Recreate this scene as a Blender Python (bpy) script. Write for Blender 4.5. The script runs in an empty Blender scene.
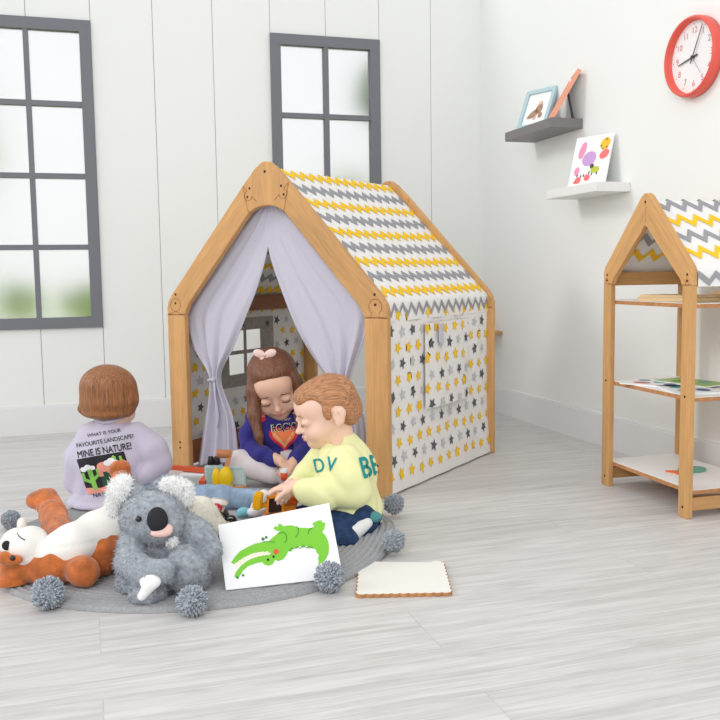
import bpy, bmesh, math, random
import numpy as np
from mathutils import Vector, Matrix, noise
from mathutils.bvhtree import BVHTree
random.seed(7); RNG=np.random.RandomState(11)
S=bpy.context.scene; COL=S.collection; PI=math.pi
# ------------------------------------------------------------------ camera
FPX=887.5; CX=CY=360.0; ROLL=-0.0145; PITCH=0.0969; YAW=-0.2987; CAMZ=0.7157
_r=np.array([math.cos(YAW),math.sin(YAW),0]); _f=np.array([-math.sin(YAW),math.cos(YAW),0]); _u=np.array([0,0,1.])
CW=_f*math.cos(PITCH)-_u*math.sin(PITCH); _u2=_u*math.cos(PITCH)+_f*math.sin(PITCH)
CR=_r*math.cos(ROLL)+_u2*math.sin(ROLL); CU=_u2*math.cos(ROLL)-_r*math.sin(ROLL)
C0=np.array([0,0,CAMZ]); EX=_r; EY=_f; EZ=_u
def ray(px,py): return CW+CR*((px-CX)/FPX)-CU*((py-CY)/FPX)
def G(px,py,d): return C0+ray(px,py)*d              # measured picture position at a real distance
def U(px,py,z=0.0):
    d=ray(px,py); return C0+d*((z-CAMZ)/d[2])
def OP(px,py,p0,n):
    d=ray(px,py); return C0+d*(np.dot(np.array(p0)-C0,n)/np.dot(d,n))
cd=bpy.data.cameras.new('camera'); cam=bpy.data.objects.new('camera',cd); COL.objects.link(cam)
cd.sensor_width=36; cd.lens=FPX/720*36; cd.clip_start=.05
M=Matrix(((CR[0],CU[0],-CW[0],0),(CR[1],CU[1],-CW[1],0),(CR[2],CU[2],-CW[2],CAMZ),(0,0,0,1)))
cam.matrix_world=M; S.camera=cam
# ------------------------------------------------------------------ materials
def lin(c):
    return tuple([((x/255)/12.92 if x/255<=.04045 else ((x/255+.055)/1.055)**2.4) for x in c])+(1,)
def mat(name,col,rough=.7,bump=0,bscale=200,var=0,vscale=30,stretch=(1,1,1),metal=0,sss=0,sheen=0,spec=.3,rot=(0,0,0)):
    m=bpy.data.materials.new(name); m.use_nodes=True; nt=m.node_tree; b=nt.nodes['Principled BSDF']
    b.inputs['Base Color'].default_value=lin(col); b.inputs['Roughness'].default_value=rough
    b.inputs['Metallic'].default_value=metal; b.inputs['Specular IOR Level'].default_value=spec
    if sheen: b.inputs['Sheen Weight'].default_value=sheen
    if sss:
        b.inputs['Subsurface Weight'].default_value=sss; b.inputs['Subsurface Radius'].default_value=(.01,.004,.002); b.inputs['Subsurface Scale'].default_value=.5
    if bump or var:
        tc=nt.nodes.new('ShaderNodeTexCoord'); mp=nt.nodes.new('ShaderNodeMapping'); mp.inputs['Scale'].default_value=stretch; mp.inputs['Rotation'].default_value=rot
        nt.links.new(tc.outputs['Object'],mp.inputs[0])
    if var:
        n=nt.nodes.new('ShaderNodeTexNoise'); n.inputs['Scale'].default_value=vscale; n.inputs['Detail'].default_value=4
        nt.links.new(mp.outputs[0],n.inputs['Vector'])
        r=nt.nodes.new('ShaderNodeValToRGB'); nt.links.new(n.outputs['Fac'],r.inputs[0])
        r.color_ramp.elements[0].position=.3; r.color_ramp.elements[1].position=.7
        r.color_ramp.elements[0].color=lin([max(0,c*(1-var)) for c in col]); r.color_ramp.elements[1].color=lin([min(255,c*(1+var*.7)) for c in col])
        nt.links.new(r.outputs[0],b.inputs['Base Color'])
    if bump:
        n=nt.nodes.new('ShaderNodeTexNoise'); n.inputs['Scale'].default_value=bscale; n.inputs['Detail'].default_value=3
        nt.links.new(mp.outputs[0],n.inputs['Vector'])
        bp=nt.nodes.new('ShaderNodeBump'); bp.inputs['Strength'].default_value=bump; bp.inputs['Distance'].default_value=.004
        nt.links.new(n.outputs['Fac'],bp.inputs['Height']); nt.links.new(bp.outputs[0],b.inputs['Normal'])
    return m
def wood(name,col,rot=(0,0,0),dark=.86,scale=9):
    m=bpy.data.materials.new(name); m.use_nodes=True; nt=m.node_tree; b=nt.nodes['Principled BSDF']
    b.inputs['Roughness'].default_value=.5; b.inputs['Specular IOR Level'].default_value=.3
    tc=nt.nodes.new('ShaderNodeTexCoord'); mr=nt.nodes.new('ShaderNodeMapping'); mr.inputs['Rotation'].default_value=rot
    mp=nt.nodes.new('ShaderNodeMapping'); mp.inputs['Scale'].default_value=(1,1,.09)
    nt.links.new(tc.outputs['Object'],mr.inputs[0]); nt.links.new(mr.outputs[0],mp.inputs[0])
    n=nt.nodes.new('ShaderNodeTexNoise'); n.inputs['Scale'].default_value=scale; n.inputs['Detail'].default_value=3; n.inputs['Distortion'].default_value=.6
    nt.links.new(mp.outputs[0],n.inputs['Vector'])
    n2=nt.nodes.new('ShaderNodeTexNoise'); n2.inputs['Scale'].default_value=scale*14; n2.inputs['Detail'].default_value=2
    nt.links.new(mp.outputs[0],n2.inputs['Vector'])
    ma=nt.nodes.new('ShaderNodeMath'); ma.operation='MULTIPLY_ADD'; ma.inputs[1].default_value=.35
    nt.links.new(n2.outputs['Fac'],ma.inputs[0]); 
    m2=nt.nodes.new('ShaderNodeMath'); m2.operation='MULTIPLY'; m2.inputs[1].default_value=.7; nt.links.new(n.outputs['Fac'],m2.inputs[0]); nt.links.new(m2.outputs[0],ma.inputs[2])
    r=nt.nodes.new('ShaderNodeValToRGB'); nt.links.new(ma.outputs[0],r.inputs[0])
    r.color_ramp.elements[0].position=.34; r.color_ramp.elements[1].position=.64
    r.color_ramp.elements[0].color=lin([c*dark for c in col]); r.color_ramp.elements[1].color=lin([min(255,c*1.04) for c in col])
    nt.links.new(r.outputs[0],b.inputs['Base Color'])
    return m
def glassy(name,rough,col=(255,255,255),ior=1.4):
    m=bpy.data.materials.new(name); m.use_nodes=True; b=m.node_tree.nodes['Principled BSDF']
    b.inputs['Base Color'].default_value=lin(col); b.inputs['Transmission Weight'].default_value=1; b.inputs['Roughness'].default_value=rough; b.inputs['IOR'].default_value=ior
    return m
OAK=(213,163,106)
W_Z=wood('oak_upright',OAK); W_X=wood('oak_along_x',OAK,(0,PI/2,0)); W_Y=wood('oak_along_y',OAK,(PI/2,0,0))
W_RR=wood('oak_rafter_right',OAK,(0,.747,0)); W_RL=wood('oak_rafter_left',OAK,(0,-.747,0))
W_Y2=wood('oak_rafter_front',OAK,(.785,0,0)); W_Y3=wood('oak_rafter_rear',OAK,(-.785,0,0))
OAK_SHADED=wood('oak_rail_shaded',(150,92,55),(PI/2,0,0))  # oak rails with the shade inside the playhouse put into the colour
HOLE=mat('screw_hole',(58,40,28),.6); SEAM=mat('joint_line',(140,92,50),.8)
EDGE=mat('birch_edge',(190,135,88),.6,var=.1,vscale=60)
WHITEB=mat('white_laminate',(240,240,238),.4)
# ------------------------------------------------------------------ objects
def wloc(p):
    v=np.zeros(3)
    while p is not None: v=v+np.array(p.location); p=p.parent
    return v
def tag(o,label=None,cat=None,group=None,kind=None):
    if label: o['label']=label
    if cat: o['category']=cat
    if group: o['group']=group
    if kind: o['kind']=kind
    return o
def thing(name,label,cat,loc=(0,0,0),rotz=0,group=None):
    o=bpy.data.objects.new(name,None); COL.objects.link(o); o.location=[float(v) for v in loc]; o.rotation_euler=(0,0,rotz); o.empty_display_size=.05
    return tag(o,label,cat,group)
def obj(name,V,F,mats,parent=None,fm=None,smooth=False,local=False,origin=None):
    V=np.array(V,float)
    off=np.zeros(3)
    if origin is not None: off=np.array(origin,float)
    elif parent is not None and not local: off=wloc(parent)
    me=bpy.data.meshes.new(name); me.from_pydata((V-off).tolist(),[],[tuple(int(i) for i in f) for f in F])
    if not isinstance(mats,(list,tuple)): mats=[mats]
    for m in mats: me.materials.append(m)
    if fm is not None: me.polygons.foreach_set('material_index',np.array(fm,dtype=np.int32))
    if smooth: me.polygons.foreach_set('use_smooth',[True]*len(me.polygons))
    me.validate(); me.update()
    o=bpy.data.objects.new(name,me); COL.objects.link(o)
    if parent is not None: o.parent=parent
    elif origin is not None: o.location=[float(v) for v in origin]
    return o
def keep(P,F):
    P=[np.array(p) for p in P]
    return [f for f in F if all(P[i][0]<8 for i in f) and max(np.linalg.norm(P[f[0]]-P[i]) for i in f)<.045]
class MB:
    """collects shapes with material slots into one mesh"""
    def __init__(s): s.V=[];s.F=[];s.m=[]
    def add(s,V,F,mi=0):
        n=len(s.V); s.V+= [list(map(float,v)) for v in V]; s.F+=[tuple(i+n for i in f) for f in F]; s.m+=[mi]*len(F); return s
    def box(s,x0,x1,y0,y1,z0,z1,mi=0,bev=0):
        if bev:
            bm=bmesh.new(); bmesh.ops.create_cube(bm,size=1)
            for v in bm.verts: v.co=Vector(((x0+x1)/2+v.co.x*(x1-x0),(y0+y1)/2+v.co.y*(y1-y0),(z0+z1)/2+v.co.z*(z1-z0)))
            bmesh.ops.bevel(bm,geom=bm.edges[:],offset=bev,segments=2,affect='EDGES',profile=.5)
            s.bm(bm,mi); return s
        V=[(x,y,z) for x in(x0,x1) for y in(y0,y1) for z in(z0,z1)]
        return s.add(V,[(0,1,3,2),(4,6,7,5),(0,4,5,1),(2,3,7,6),(0,2,6,4),(1,5,7,3)],mi)
    def bm(s,bm,mi=0,mat=None):
        bm.verts.ensure_lookup_table()
        V=[tuple((mat@v.co) if mat else v.co) for v in bm.verts]; F=[[v.index for v in f.verts] for f in bm.faces]
        bm.free(); return s.add(V,F,mi)
    def prism(s,pts,f0,f1,mi=0,side=None,bev=0):
        """pts 2-D outline; f0,f1 map (a,b)->3-D on the two faces"""
        bm=bmesh.new(); A=[bm.verts.new(tuple(map(float,f0(*p)))) for p in pts]; B=[bm.verts.new(tuple(map(float,f1(*p)))) for p in pts]
        n=len(pts); a=bm.faces.new(A[::-1]); b=bm.faces.new(B); sides=[]
        for i in range(n): sides.append(bm.faces.new((A[i],A[(i+1)%n],B[(i+1)%n],B[i])))
        bmesh.ops.recalc_face_normals(bm,faces=bm.faces[:])
        if bev:
            ed=[e for e in a.edges]+[e for e in b.edges]
            bmesh.ops.bevel(bm,geom=ed,offset=bev,segments=2,affect='EDGES',profile=.5)
            big=[f for f in bm.faces if len(f.verts)>4]; bmesh.ops.triangulate(bm,faces=big); return s.bm(bm,mi)
        for f in sides: f.tag=True
        r=bmesh.ops.triangulate(bm,faces=[a,b])
        bm.verts.index_update(); bm.verts.ensure_lookup_table()
        V=[tuple(v.co) for v in bm.verts]; F=[[v.index for v in f.verts] for f in bm.faces]; mm=[(side if (side is not None and f.tag) else mi) for f in bm.faces]
        bm.free(); n0=len(s.V); s.V+=[list(v) for v in V]; s.F+=[tuple(i+n0 for i in f) for f in F]; s.m+=mm; return s
    def tube(s,pts,r,n=10,mi=0,closed=False,taper=None):
        pts=[np.array(p,float) for p in pts]; N=len(pts); V=[];F=[]
        ref=np.array([0.13,.31,.94])
        for i,p in enumerate(pts):
            a=pts[(i-1)%N] if closed else pts[max(i-1,0)]; b=pts[(i+1)%N] if closed else pts[min(i+1,N-1)]
            t=b-a; t/=np.linalg.norm(t)+1e-12; u=np.cross(t,ref); 
            if np.linalg.norm(u)<.1: u=np.cross(t,[1,0,0])
            u/=np.linalg.norm(u); w=np.cross(t,u); rr=r if taper is None else r*taper[i]
            for k in range(n): V.append(p+(u*math.cos(2*PI*k/n)+w*math.sin(2*PI*k/n))*rr)
        for i in range(N if closed else N-1):
            for k in range(n):
                j=(i+1)%N; F.append((i*n+k,i*n+(k+1)%n,j*n+(k+1)%n,j*n+k))
        if not closed: F.append(tuple(range(n))[::-1]); F.append(tuple((N-1)*n+k for k in range(n)))
        return s.add(V,F,mi)
    def lathe(s,prof,c,ax=(0,0,1),n=32,mi=0):
        """prof (r,h) list about axis ax through c"""
        ax=np.array(ax,float); ax/=np.linalg.norm(ax); u=np.cross(ax,[.2,.9,.1]); u/=np.linalg.norm(u); w=np.cross(ax,u); V=[];F=[]; c=np.array(c,float)
        for (r,h) in prof:
            for k in range(n): V.append(c+ax*h+(u*math.cos(2*PI*k/n)+w*math.sin(2*PI*k/n))*max(r,1e-5))
        for i in range(len(prof)-1):
            for k in range(n): F.append((i*n+k,i*n+(k+1)%n,(i+1)*n+(k+1)%n,(i+1)*n+k))
        F.append(tuple(range(n))[::-1]); F.append(tuple((len(prof)-1)*n+k for k in range(n)))
        return s.add(V,F,mi)
    def ball(s,c,r,mi=0,sub=3,R=None):
        bm=bmesh.new(); bmesh.ops.create_icosphere(bm,subdivisions=sub,radius=1); r=(r,r,r) if not hasattr(r,'__len__') else r
        R=np.eye(3) if R is None else np.array(R)
        for v in bm.verts: v.co=Vector((np.array(c)+R@(np.array(v.co)*np.array(r))).tolist())
        return s.bm(bm,mi)
    def poly(s,P3,mi=0):
        bm=bmesh.new(); f=bm.faces.new([bm.verts.new(tuple(map(float,p))) for p in P3]); bmesh.ops.triangulate(bm,faces=[f]); bm.verts.index_update(); return s.bm(bm,mi)
    def build(s,name,mats,parent=None,smooth=False,local=False,origin=None):
        return obj(name,s.V,s.F,mats,parent,s.m,smooth,local,origin)
# ------------------------------------------------------------------ soft shapes (smooth unions of rounded forms meshed by surface nets)
def rotm(yaw=0,pitch=0,roll=0,base=None):
    """head frame columns X(side) Y(back) Z(up); yaw about Z, pitch>0 tips the face down, roll about face axis"""
    cz,sz=math.cos(yaw),math.sin(yaw); Rz=np.array([[cz,-sz,0],[sz,cz,0],[0,0,1]])
    cp,sp=math.cos(pitch),math.sin(pitch); Rx=np.array([[1,0,0],[0,cp,-sp],[0,sp,cp]])
    cr,sr=math.cos(roll),math.sin(roll); Ry=np.array([[cr,0,sr],[0,1,0],[-sr,0,cr]])
    B=np.array([EX,EY,EZ]).T if base is None else base
    return B@Rz@Rx@Ry
def E(c,r,R=None,k=.012,op=1): return ('e',np.array(c,float),np.array(r if hasattr(r,'__len__') else (r,r,r),float),np.eye(3) if R is None else np.array(R),k,op)
def Cn(a,b,ra,rb=None,k=.012,op=1): return ('c',np.array(a,float),np.array(b,float),(float(ra),float(ra if rb is None else rb)),k,k,op)
def chain(pts,rs,k=.012): return [Cn(pts[i],pts[i+1],rs[i],rs[i+1],k) for i in range(len(pts)-1)]
def prim_bb(p,pad):
    if p[0]=='e':
        e=np.abs(p[3])@p[2]; return p[1]-e-pad,p[1]+e+pad
    r=max(p[3]); return np.minimum(p[1],p[2])-r-pad,np.maximum(p[1],p[2])+r+pad
def soft(name,prims,mats,parent=None,res=.005,disp=None,fm=None,fur=None,origin=None):
    los,his=zip(*[prim_bb(p,.0) for p in prims if p[-1]==1]); lo=np.min(los,0)-res*3; hi=np.max(his,0)+res*3
    n=np.ceil((hi-lo)/res).astype(int)+1; D=np.full(n,.08,np.float32)
    ax=[(lo[i]+np.arange(n[i])*res).astype(np.float32) for i in range(3)]
    for p in prims:
        k=p[4]; pad=k*1.2+res*3; a,b=prim_bb(p,pad); i0=np.clip(np.floor((a-lo)/res).astype(int),0,n-1); i1=np.clip(np.ceil((b-lo)/res).astype(int)+1,1,n)
        sl=tuple(slice(i0[i],i1[i]) for i in range(3)); X,Y,Z=np.meshgrid(*[ax[i][sl[i]] for i in range(3)],indexing='ij'); P=np.stack([X,Y,Z],-1)
        if p[0]=='e':
            q=(P-p[1].astype(np.float32))@p[3].astype(np.float32); r=p[2].astype(np.float32); k0=np.linalg.norm(q/r,axis=-1); k1=np.linalg.norm(q/(r*r),axis=-1)+1e-9; d=k0*(k0-1)/k1
            d=np.where(k0<1e-3,-r.min(),d)
        else:
            A,B=p[1],p[2]; ba=(B-A).astype(np.float32); pa=P-A.astype(np.float32); h=np.clip((pa@ba)/(ba@ba+1e-12),0,1)
            d=np.linalg.norm(pa-h[...,None]*ba,axis=-1)-(p[3][0]+(p[3][1]-p[3][0])*h)
        C=D[sl]
        if p[-1]==1:
            h=np.maximum(k-np.abs(C-d),0)/k; D[sl]=np.minimum(C,d)-h*h*k*.25
        else:
            d=-d; h=np.maximum(k-np.abs(C-d),0)/k; D[sl]=np.maximum(C,d)+h*h*k*.25
    if disp is not None:
        X,Y,Z=np.meshgrid(*ax,indexing='ij',sparse=True); D=D+disp(X,Y,Z).astype(np.float32)
    V,F=nets(D,lo,res)
    me_f=None
    if fm is not None: cen=V[F].mean(1); me_f=fm(cen)
    mats=list(mats) if isinstance(mats,(list,tuple)) else [mats]
    if fur is not None:
        fv,ff,mi=fur(V,F,me_f,len(mats)); 
        if me_f is None: me_f=np.zeros(len(F),int)
        nb=len(V); V=np.vstack([V,fv]); F=[tuple(f) for f in F]+[tuple(x+nb for x in f) for f in ff]; me_f=list(me_f)+list(mi)
    return obj(name,V,F,mats,parent,me_f,True,origin=origin)
def nets(D,lo,res):
    ins=D<0; n=np.array(D.shape); c=np.zeros(tuple(n-1),np.uint8)
    for dx in(0,1):
        for dy in(0,1):
            for dz in(0,1): c+=ins[dx:n[0]-1+dx,dy:n[1]-1+dy,dz:n[2]-1+dz]
    mask=(c>0)&(c<8); idx=np.full(mask.shape,-1,np.int64); I=np.argwhere(mask); idx[mask]=np.arange(len(I))
    acc=np.zeros((len(I),3)); cnt=np.zeros(len(I))
    corners=[(a,b,c2) for a in(0,1) for b in(0,1) for c2 in(0,1)]
    for a in corners:
        for axi in range(3):
            if a[axi]: continue
            b=list(a); b[axi]=1
            da=D[I[:,0]+a[0],I[:,1]+a[1],I[:,2]+a[2]]; db=D[I[:,0]+b[0],I[:,1]+b[1],I[:,2]+b[2]]
            m=(da<0)!=(db<0); t=np.where(m,da/(da-db+1e-20),0); P=np.array(a,float)[None,:].repeat(len(I),0); P[:,axi]+=t
            acc[m]+=P[m]; cnt[m]+=1
    V=lo+(I+acc/cnt[:,None])*res; F=[]
    for axi in range(3):
        o=[0,1,2]; o.remove(axi); u,v=o
        sa=[slice(None)]*3; sb=[slice(None)]*3; sa[axi]=slice(0,-1); sb[axi]=slice(1,None)
        ch=ins[tuple(sa)]!=ins[tuple(sb)]; J=np.argwhere(ch); ok=(J[:,u]>0)&(J[:,v]>0)&(J[:,u]<n[u]-1)&(J[:,v]<n[v]-1); J=J[ok]
        flip=ins[tuple(sa)][tuple(J.T)]
        def at(du,dv):
            K=J.copy(); K[:,u]-=du; K[:,v]-=dv; return idx[tuple(K.T)]
        q=np.stack([at(0,0),at(1,0),at(1,1),at(0,1)],1)
        if axi==1: flip=~flip
        q[~flip]=q[~flip][:,::-1]; F.append(q)
    F=np.vstack(F); return V,F[:,::-1][(F>=0).all(1)] if False else F[(F>=0).all(1)]
def sines(amp,freq,seed=0,dirs=5,axis=None):
    r=np.random.RandomState(seed); K=[]
    for i in range(dirs):
        d=r.randn(3); 
        if axis is not None: d=d-np.array(axis)*np.dot(d,axis)*.8
        d/=np.linalg.norm(d); K.append((d*freq*r.uniform(.6,1.5),r.uniform(0,6.28)))
    def f(X,Y,Z):
        s=0
        for k,ph in K:
            s=s+np.sin(k[0]*X+k[1]*Y+k[2]*Z+ph+1.3*np.sin(.6*(k[1]*X-k[0]*Y+k[2]*Z)))
        return s*amp/dirs
    return f
def creases(amp,freq,seed=0,n=3,axis=None):
    r=np.random.RandomState(seed+50); K=[]
    for i in range(n):
        d=r.randn(3)
        if axis is not None: d=d-np.array(axis)*np.dot(d,axis)*.8
        d/=np.linalg.norm(d); e=r.randn(3); e/=np.linalg.norm(e); K.append((d*freq*r.uniform(.7,1.3),e*freq*.45,r.uniform(0,6.28)))
    def f(X,Y,Z):
        s=0
        for k,e,ph in K:
            a=np.abs(np.sin(k[0]*X+k[1]*Y+k[2]*Z+ph+1.6*np.sin(e[0]*X+e[1]*Y+e[2]*Z+ph*2))); w=.5+.5*np.sin(e[1]*X-e[0]*Y+e[2]*Z+ph*3)
            s=s+np.maximum(0,1-a*2.2)*w
        return s*amp
    return f
def furry(n,ln,w,matmap=None,sd=3,comb=(0,0,-1)):
    def f(V,F,fm,nm):
        r=np.random.RandomState(sd); P=V[F]; e1=P[:,1]-P[:,0]; e2=P[:,3]-P[:,0]; N=np.cross(e1,e2); A=np.linalg.norm(N,axis=1)+1e-12; N/=A[:,None]
        i=r.choice(len(F),n,p=A/A.sum()); a=r.rand(n,1); b=r.rand(n,1); base=P[i,0]+e1[i]*a+e2[i]*b
        t=r.randn(n,3); t-=N[i]*(t*N[i]).sum(1,keepdims=True); t/=np.linalg.norm(t,axis=1,keepdims=True)+1e-9
        L=ln*r.uniform(.5,1.3,(n,1)); tip=base+(N[i]*.7+r.randn(n,3)*.35+np.array(comb)*.45)*L
        b0=base-N[i]*.001; V2=np.empty((n*3,3)); V2[0::3]=b0-t*w; V2[1::3]=b0+t*w; V2[2::3]=tip
        ff=[(3*j,3*j+1,3*j+2) for j in range(n)]
        mi=[0]*n if fm is None else np.array(fm)[i]
        return V2,ff,mi
    return f
def place_text(txt,size,bold=0.):
    cu=bpy.data.curves.new('t','FONT'); cu.body=txt; cu.size=size; cu.align_x='CENTER'; cu.align_y='CENTER'; cu.offset=0
    o=bpy.data.objects.new('t',cu); COL.objects.link(o); dg=bpy.context.evaluated_depsgraph_get(); me=bpy.data.meshes.new_from_object(o.evaluated_get(dg))
    bm=bmesh.new(); bm.from_mesh(me); bmesh.ops.remove_doubles(bm,verts=bm.verts[:],dist=1e-6); bmesh.ops.triangulate(bm,faces=bm.faces[:])
    for _ in range(5):
        ed=[e for e in bm.edges if e.calc_length()>max(size*.11,.004)]
        if ed: bmesh.ops.subdivide_edges(bm,edges=ed,cuts=1)
        bmesh.ops.triangulate(bm,faces=bm.faces[:])
    bm.verts.index_update(); V=np.array([(v.co.x,v.co.y) for v in bm.verts]); F=[[v.index for v in f.verts] for f in bm.faces]
    bm.free(); bpy.data.objects.remove(o); bpy.data.curves.remove(cu); bpy.data.meshes.remove(me)
    if bold:
        b=size*bold; n=len(V); O=[(0,0),(b,0),(-b,0),(0,b),(0,-b)]; F=[[i+k*n for i in f] for k in range(len(O)) for f in F]; V=np.vstack([V+np.array(o) for o in O])
    return V,F
def bvh_of(o):
    off=wloc(o); me=o.data; return BVHTree.FromPolygons([tuple(np.array(v.co)+off) for v in me.vertices],[tuple(p.vertices) for p in me.polygons])
def onsurf(o,px,py,lift=.0):
    d=Vector(ray(px,py).tolist()).normalized(); h=bvh_of(o).ray_cast(Vector(C0.tolist()),d)
    return np.array(h[0]-d*lift) if h[0] is not None else G(px,py,2)
def drape(V2,bvh,o,ux,uy,dirn,lift=.0015):
    """carry flat (a,b) artwork onto a surface: start plane o+a*ux+b*uy, travel along dirn"""
    out=[]; d=Vector(dirn).normalized(); last=None
    for a,b in V2:
        p=Vector((np.array(o)+np.array(ux)*a+np.array(uy)*b).tolist()); h=bvh.ray_cast(p-d*.3,d)
        if h[0] is not None: q=h[0]-d*lift; last=(h[0]-(p-d*.3)).length
        else: q=(9,9,9)
        out.append(tuple(q))
    return out
# ------------------------------------------------------------------ light
w=bpy.data.worlds.new('world'); S.world=w; w.use_nodes=True; bg=w.node_tree.nodes['Background']; bg.inputs[0].default_value=(.97,.985,1,1); bg.inputs[1].default_value=.87
sl=bpy.data.lights.new('sun','SUN'); sl.energy=.55; sl.angle=math.radians(14); so=bpy.data.objects.new('sun',sl); COL.objects.link(so)
so.rotation_euler=Vector((1,-.17,-.55)).to_track_quat('-Z','Y').to_euler()
al=bpy.data.lights.new('added_fill_light','AREA'); al.shape='SQUARE'; al.size=1.6; al.energy=34; ao=bpy.data.objects.new('added_fill_light',al); COL.objects.link(ao); ao.location=(-1.3,-1.0,2.1); ao.rotation_euler=(Vector((.9,2.8,.4))-Vector((-1.3,-1.0,2.1))).to_track_quat('-Z','Y').to_euler()  # unseen lamp, added to brighten the inside of the playhouse
S.view_settings.view_transform='Standard'; S.view_settings.look='None'; S.view_settings.gamma=1; S.view_settings.exposure=0.18; S.view_settings.use_curve_mapping=False
# ------------------------------------------------------------------ room
WX=2.0; WY=4.31; HT=2.5; XL=-1.6
WALL=mat('white_wall_paint',(242,243,240),.8,bump=.05,bscale=40); GRV=mat('groove_shadow_gap',(150,150,148),.9); BB=mat('white_skirting',(236,236,236),.5)
def floor_mat():
    m=bpy.data.materials.new('pale_grey_laminate'); m.use_nodes=True; nt=m.node_tree; b=nt.nodes['Principled BSDF']; b.inputs['Roughness'].default_value=.42; b.inputs['Specular IOR Level'].default_value=.35
    N=nt.nodes.new; L=nt.links.new
    tc=N('ShaderNodeTexCoord'); br=N('ShaderNodeTexBrick'); br.inputs['Scale'].default_value=1; br.inputs['Brick Width'].default_value=1.25; br.inputs['Row Height'].default_value=.19; br.inputs['Mortar Size'].default_value=.0012; br.inputs['Mortar Smooth'].default_value=.3
    br.inputs['Color1'].default_value=(0,0,0,1); br.inputs['Color2'].default_value=(1,1,1,1); br.inputs['Mortar'].default_value=(.5,.5,.5,1); br.inputs['Bias'].default_value=0
    L(tc.outputs['Object'],br.inputs['Vector'])
    mp=N('ShaderNodeMapping'); mp.inputs['Scale'].default_value=(1.1,13,1); L(tc.outputs['Object'],mp.inputs[0])
    ad=N('ShaderNodeVectorMath'); ad.operation='MULTIPLY_ADD'; ad.inputs[1].default_value=(7,3,5); L(br.outputs['Color'],ad.inputs[0]); L(mp.outputs[0],ad.inputs[2])
    n=N('ShaderNodeTexNoise'); n.inputs['Scale'].default_value=2.6; n.inputs['Detail'].default_value=6; n.inputs['Roughness'].default_value=.62; n.inputs['Distortion'].default_value=1.3; L(ad.outputs[0],n.inputs['Vector'])
    mp2=N('ShaderNodeMapping'); mp2.inputs['Scale'].default_value=(3,90,1); L(tc.outputs['Object'],mp2.inputs[0])
    n2=N('ShaderNodeTexNoise'); n2.inputs['Scale'].default_value=3; n2.inputs['Detail'].default_value=3; L(mp2.outputs[0],n2.inputs['Vector'])
    # cathedral grain: rings of distorted distance
    mp3=N('ShaderNodeMapping'); mp3.inputs['Scale'].default_value=(.55,5,1); L(ad.outputs[0],mp3.inputs[0])
    n3=N('ShaderNodeTexNoise'); n3.inputs['Scale'].default_value=.33; n3.inputs['Detail'].default_value=2.5; n3.inputs['Distortion'].default_value=.4; L(mp3.outputs[0],n3.inputs['Vector'])
    mu=N('ShaderNodeMath'); mu.operation='MULTIPLY'; mu.inputs[1].default_value=110; L(n3.outputs['Fac'],mu.inputs[0]); sn=N('ShaderNodeMath'); sn.operation='SINE'; L(mu.outputs[0],sn.inputs[0])
    sm=N('ShaderNodeMath'); sm.operation='MULTIPLY_ADD'; sm.inputs[1].default_value=.045; L(sn.outputs[0],sm.inputs[0]); 
    mx=N('ShaderNodeMath'); mx.operation='MULTIPLY_ADD'; mx.inputs[1].default_value=.35; L(n2.outputs['Fac'],mx.inputs[0]); L(n.outputs['Fac'],sm.inputs[2]); L(sm.outputs[0],mx.inputs[2])
    r=N('ShaderNodeValToRGB'); L(mx.outputs[0],r.inputs[0]); e=r.color_ramp.elements; e[0].position=.42; e[0].color=lin((186,183,180)); e[1].position=.85; e[1].color=lin((218,216,214))
    k=N('ShaderNodeMixRGB'); k.blend_type='MULTIPLY'; L(br.outputs['Fac'],k.inputs[0]); L(r.outputs[0],k.inputs[1]); k.inputs[2].default_value=(.86,.85,.84,1); L(k.outputs[0],b.inputs['Base Color'])
    return m
def struct(o): o['kind']='structure'; return o
struct(MB().box(XL-2.2,WX+.1,-1.2,WY+.02,-.05,0).build('floor',floor_mat()))
# panelled back wall with real openings for the windows
win=[(-.482,.074,.485,1.868,2,4),(.897,1.449,1.105,1.868,2,2)]
g=.2751; gro=[WX-k*g for k in range(1,11) if WX-k*g>XL+.01]
mb=MB(); cuts=sorted(set([XL,WX]+gro+[a+.02 for a,b,*_ in win]+[b-.02 for a,b,*_ in win]))
for a,b in zip(cuts[:-1],cuts[1:]):
    xa=a+(.0013 if a in gro else 0); xb=b-(.0013 if b in gro else 0); ops=[(z0+.02,z1-.02) for (x0,x1,z0,z1,_,_) in win if x0+.01<(a+b)/2<x1-.01]
    z=0
    for (z0,z1) in ops: mb.box(xa,xb,WY,WY+.012,z,z0); z=z1
    mb.box(xa,xb,WY,WY+.012,z,HT)
for x in gro:
    hit=[(z0,z1) for (x0,x1,z0,z1,_,_) in win if x0<x<x1]; z=0
    for (z0,z1) in hit: mb.box(x-.01,x+.01,WY+.005,WY+.013,z,z0+.02,1); z=z1-.02
    mb.box(x-.01,x+.01,WY+.005,WY+.013,z,HT,1)
for a,b in zip(cuts[:-1],cuts[1:]):       # core of the wall
    ops=[(z0+.02,z1-.02) for (x0,x1,z0,z1,_,_) in win if x0+.01<(a+b)/2<x1-.01]; z=0
    for (z0,z1) in ops: mb.box(a,b,WY+.0125,WY+.08,z,z0); z=z1
    mb.box(a,b,WY+.0125,WY+.08,z,HT)
struct(mb.build('wall_back',[WALL,GRV]))
struct(MB().box(WX,WX+.08,-1.2,WY+.08,0,HT).build('wall_right',WALL))
struct(MB().box(XL,WX,WY-.012,WY,0,.126).box(XL,WX,WY-.008,WY,.126,.134).build('baseboard_back',BB))
struct(MB().box(WX-.012,WX,-1.2,WY-.012,0,.126).box(WX-.008,WX,-1.2,WY-.012,.126,.134).build('baseboard_right',BB))
FR=mat('dark_grey_window_paint',(120,122,128),.5); PANE=glassy('frosted_pane',.38)
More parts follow.
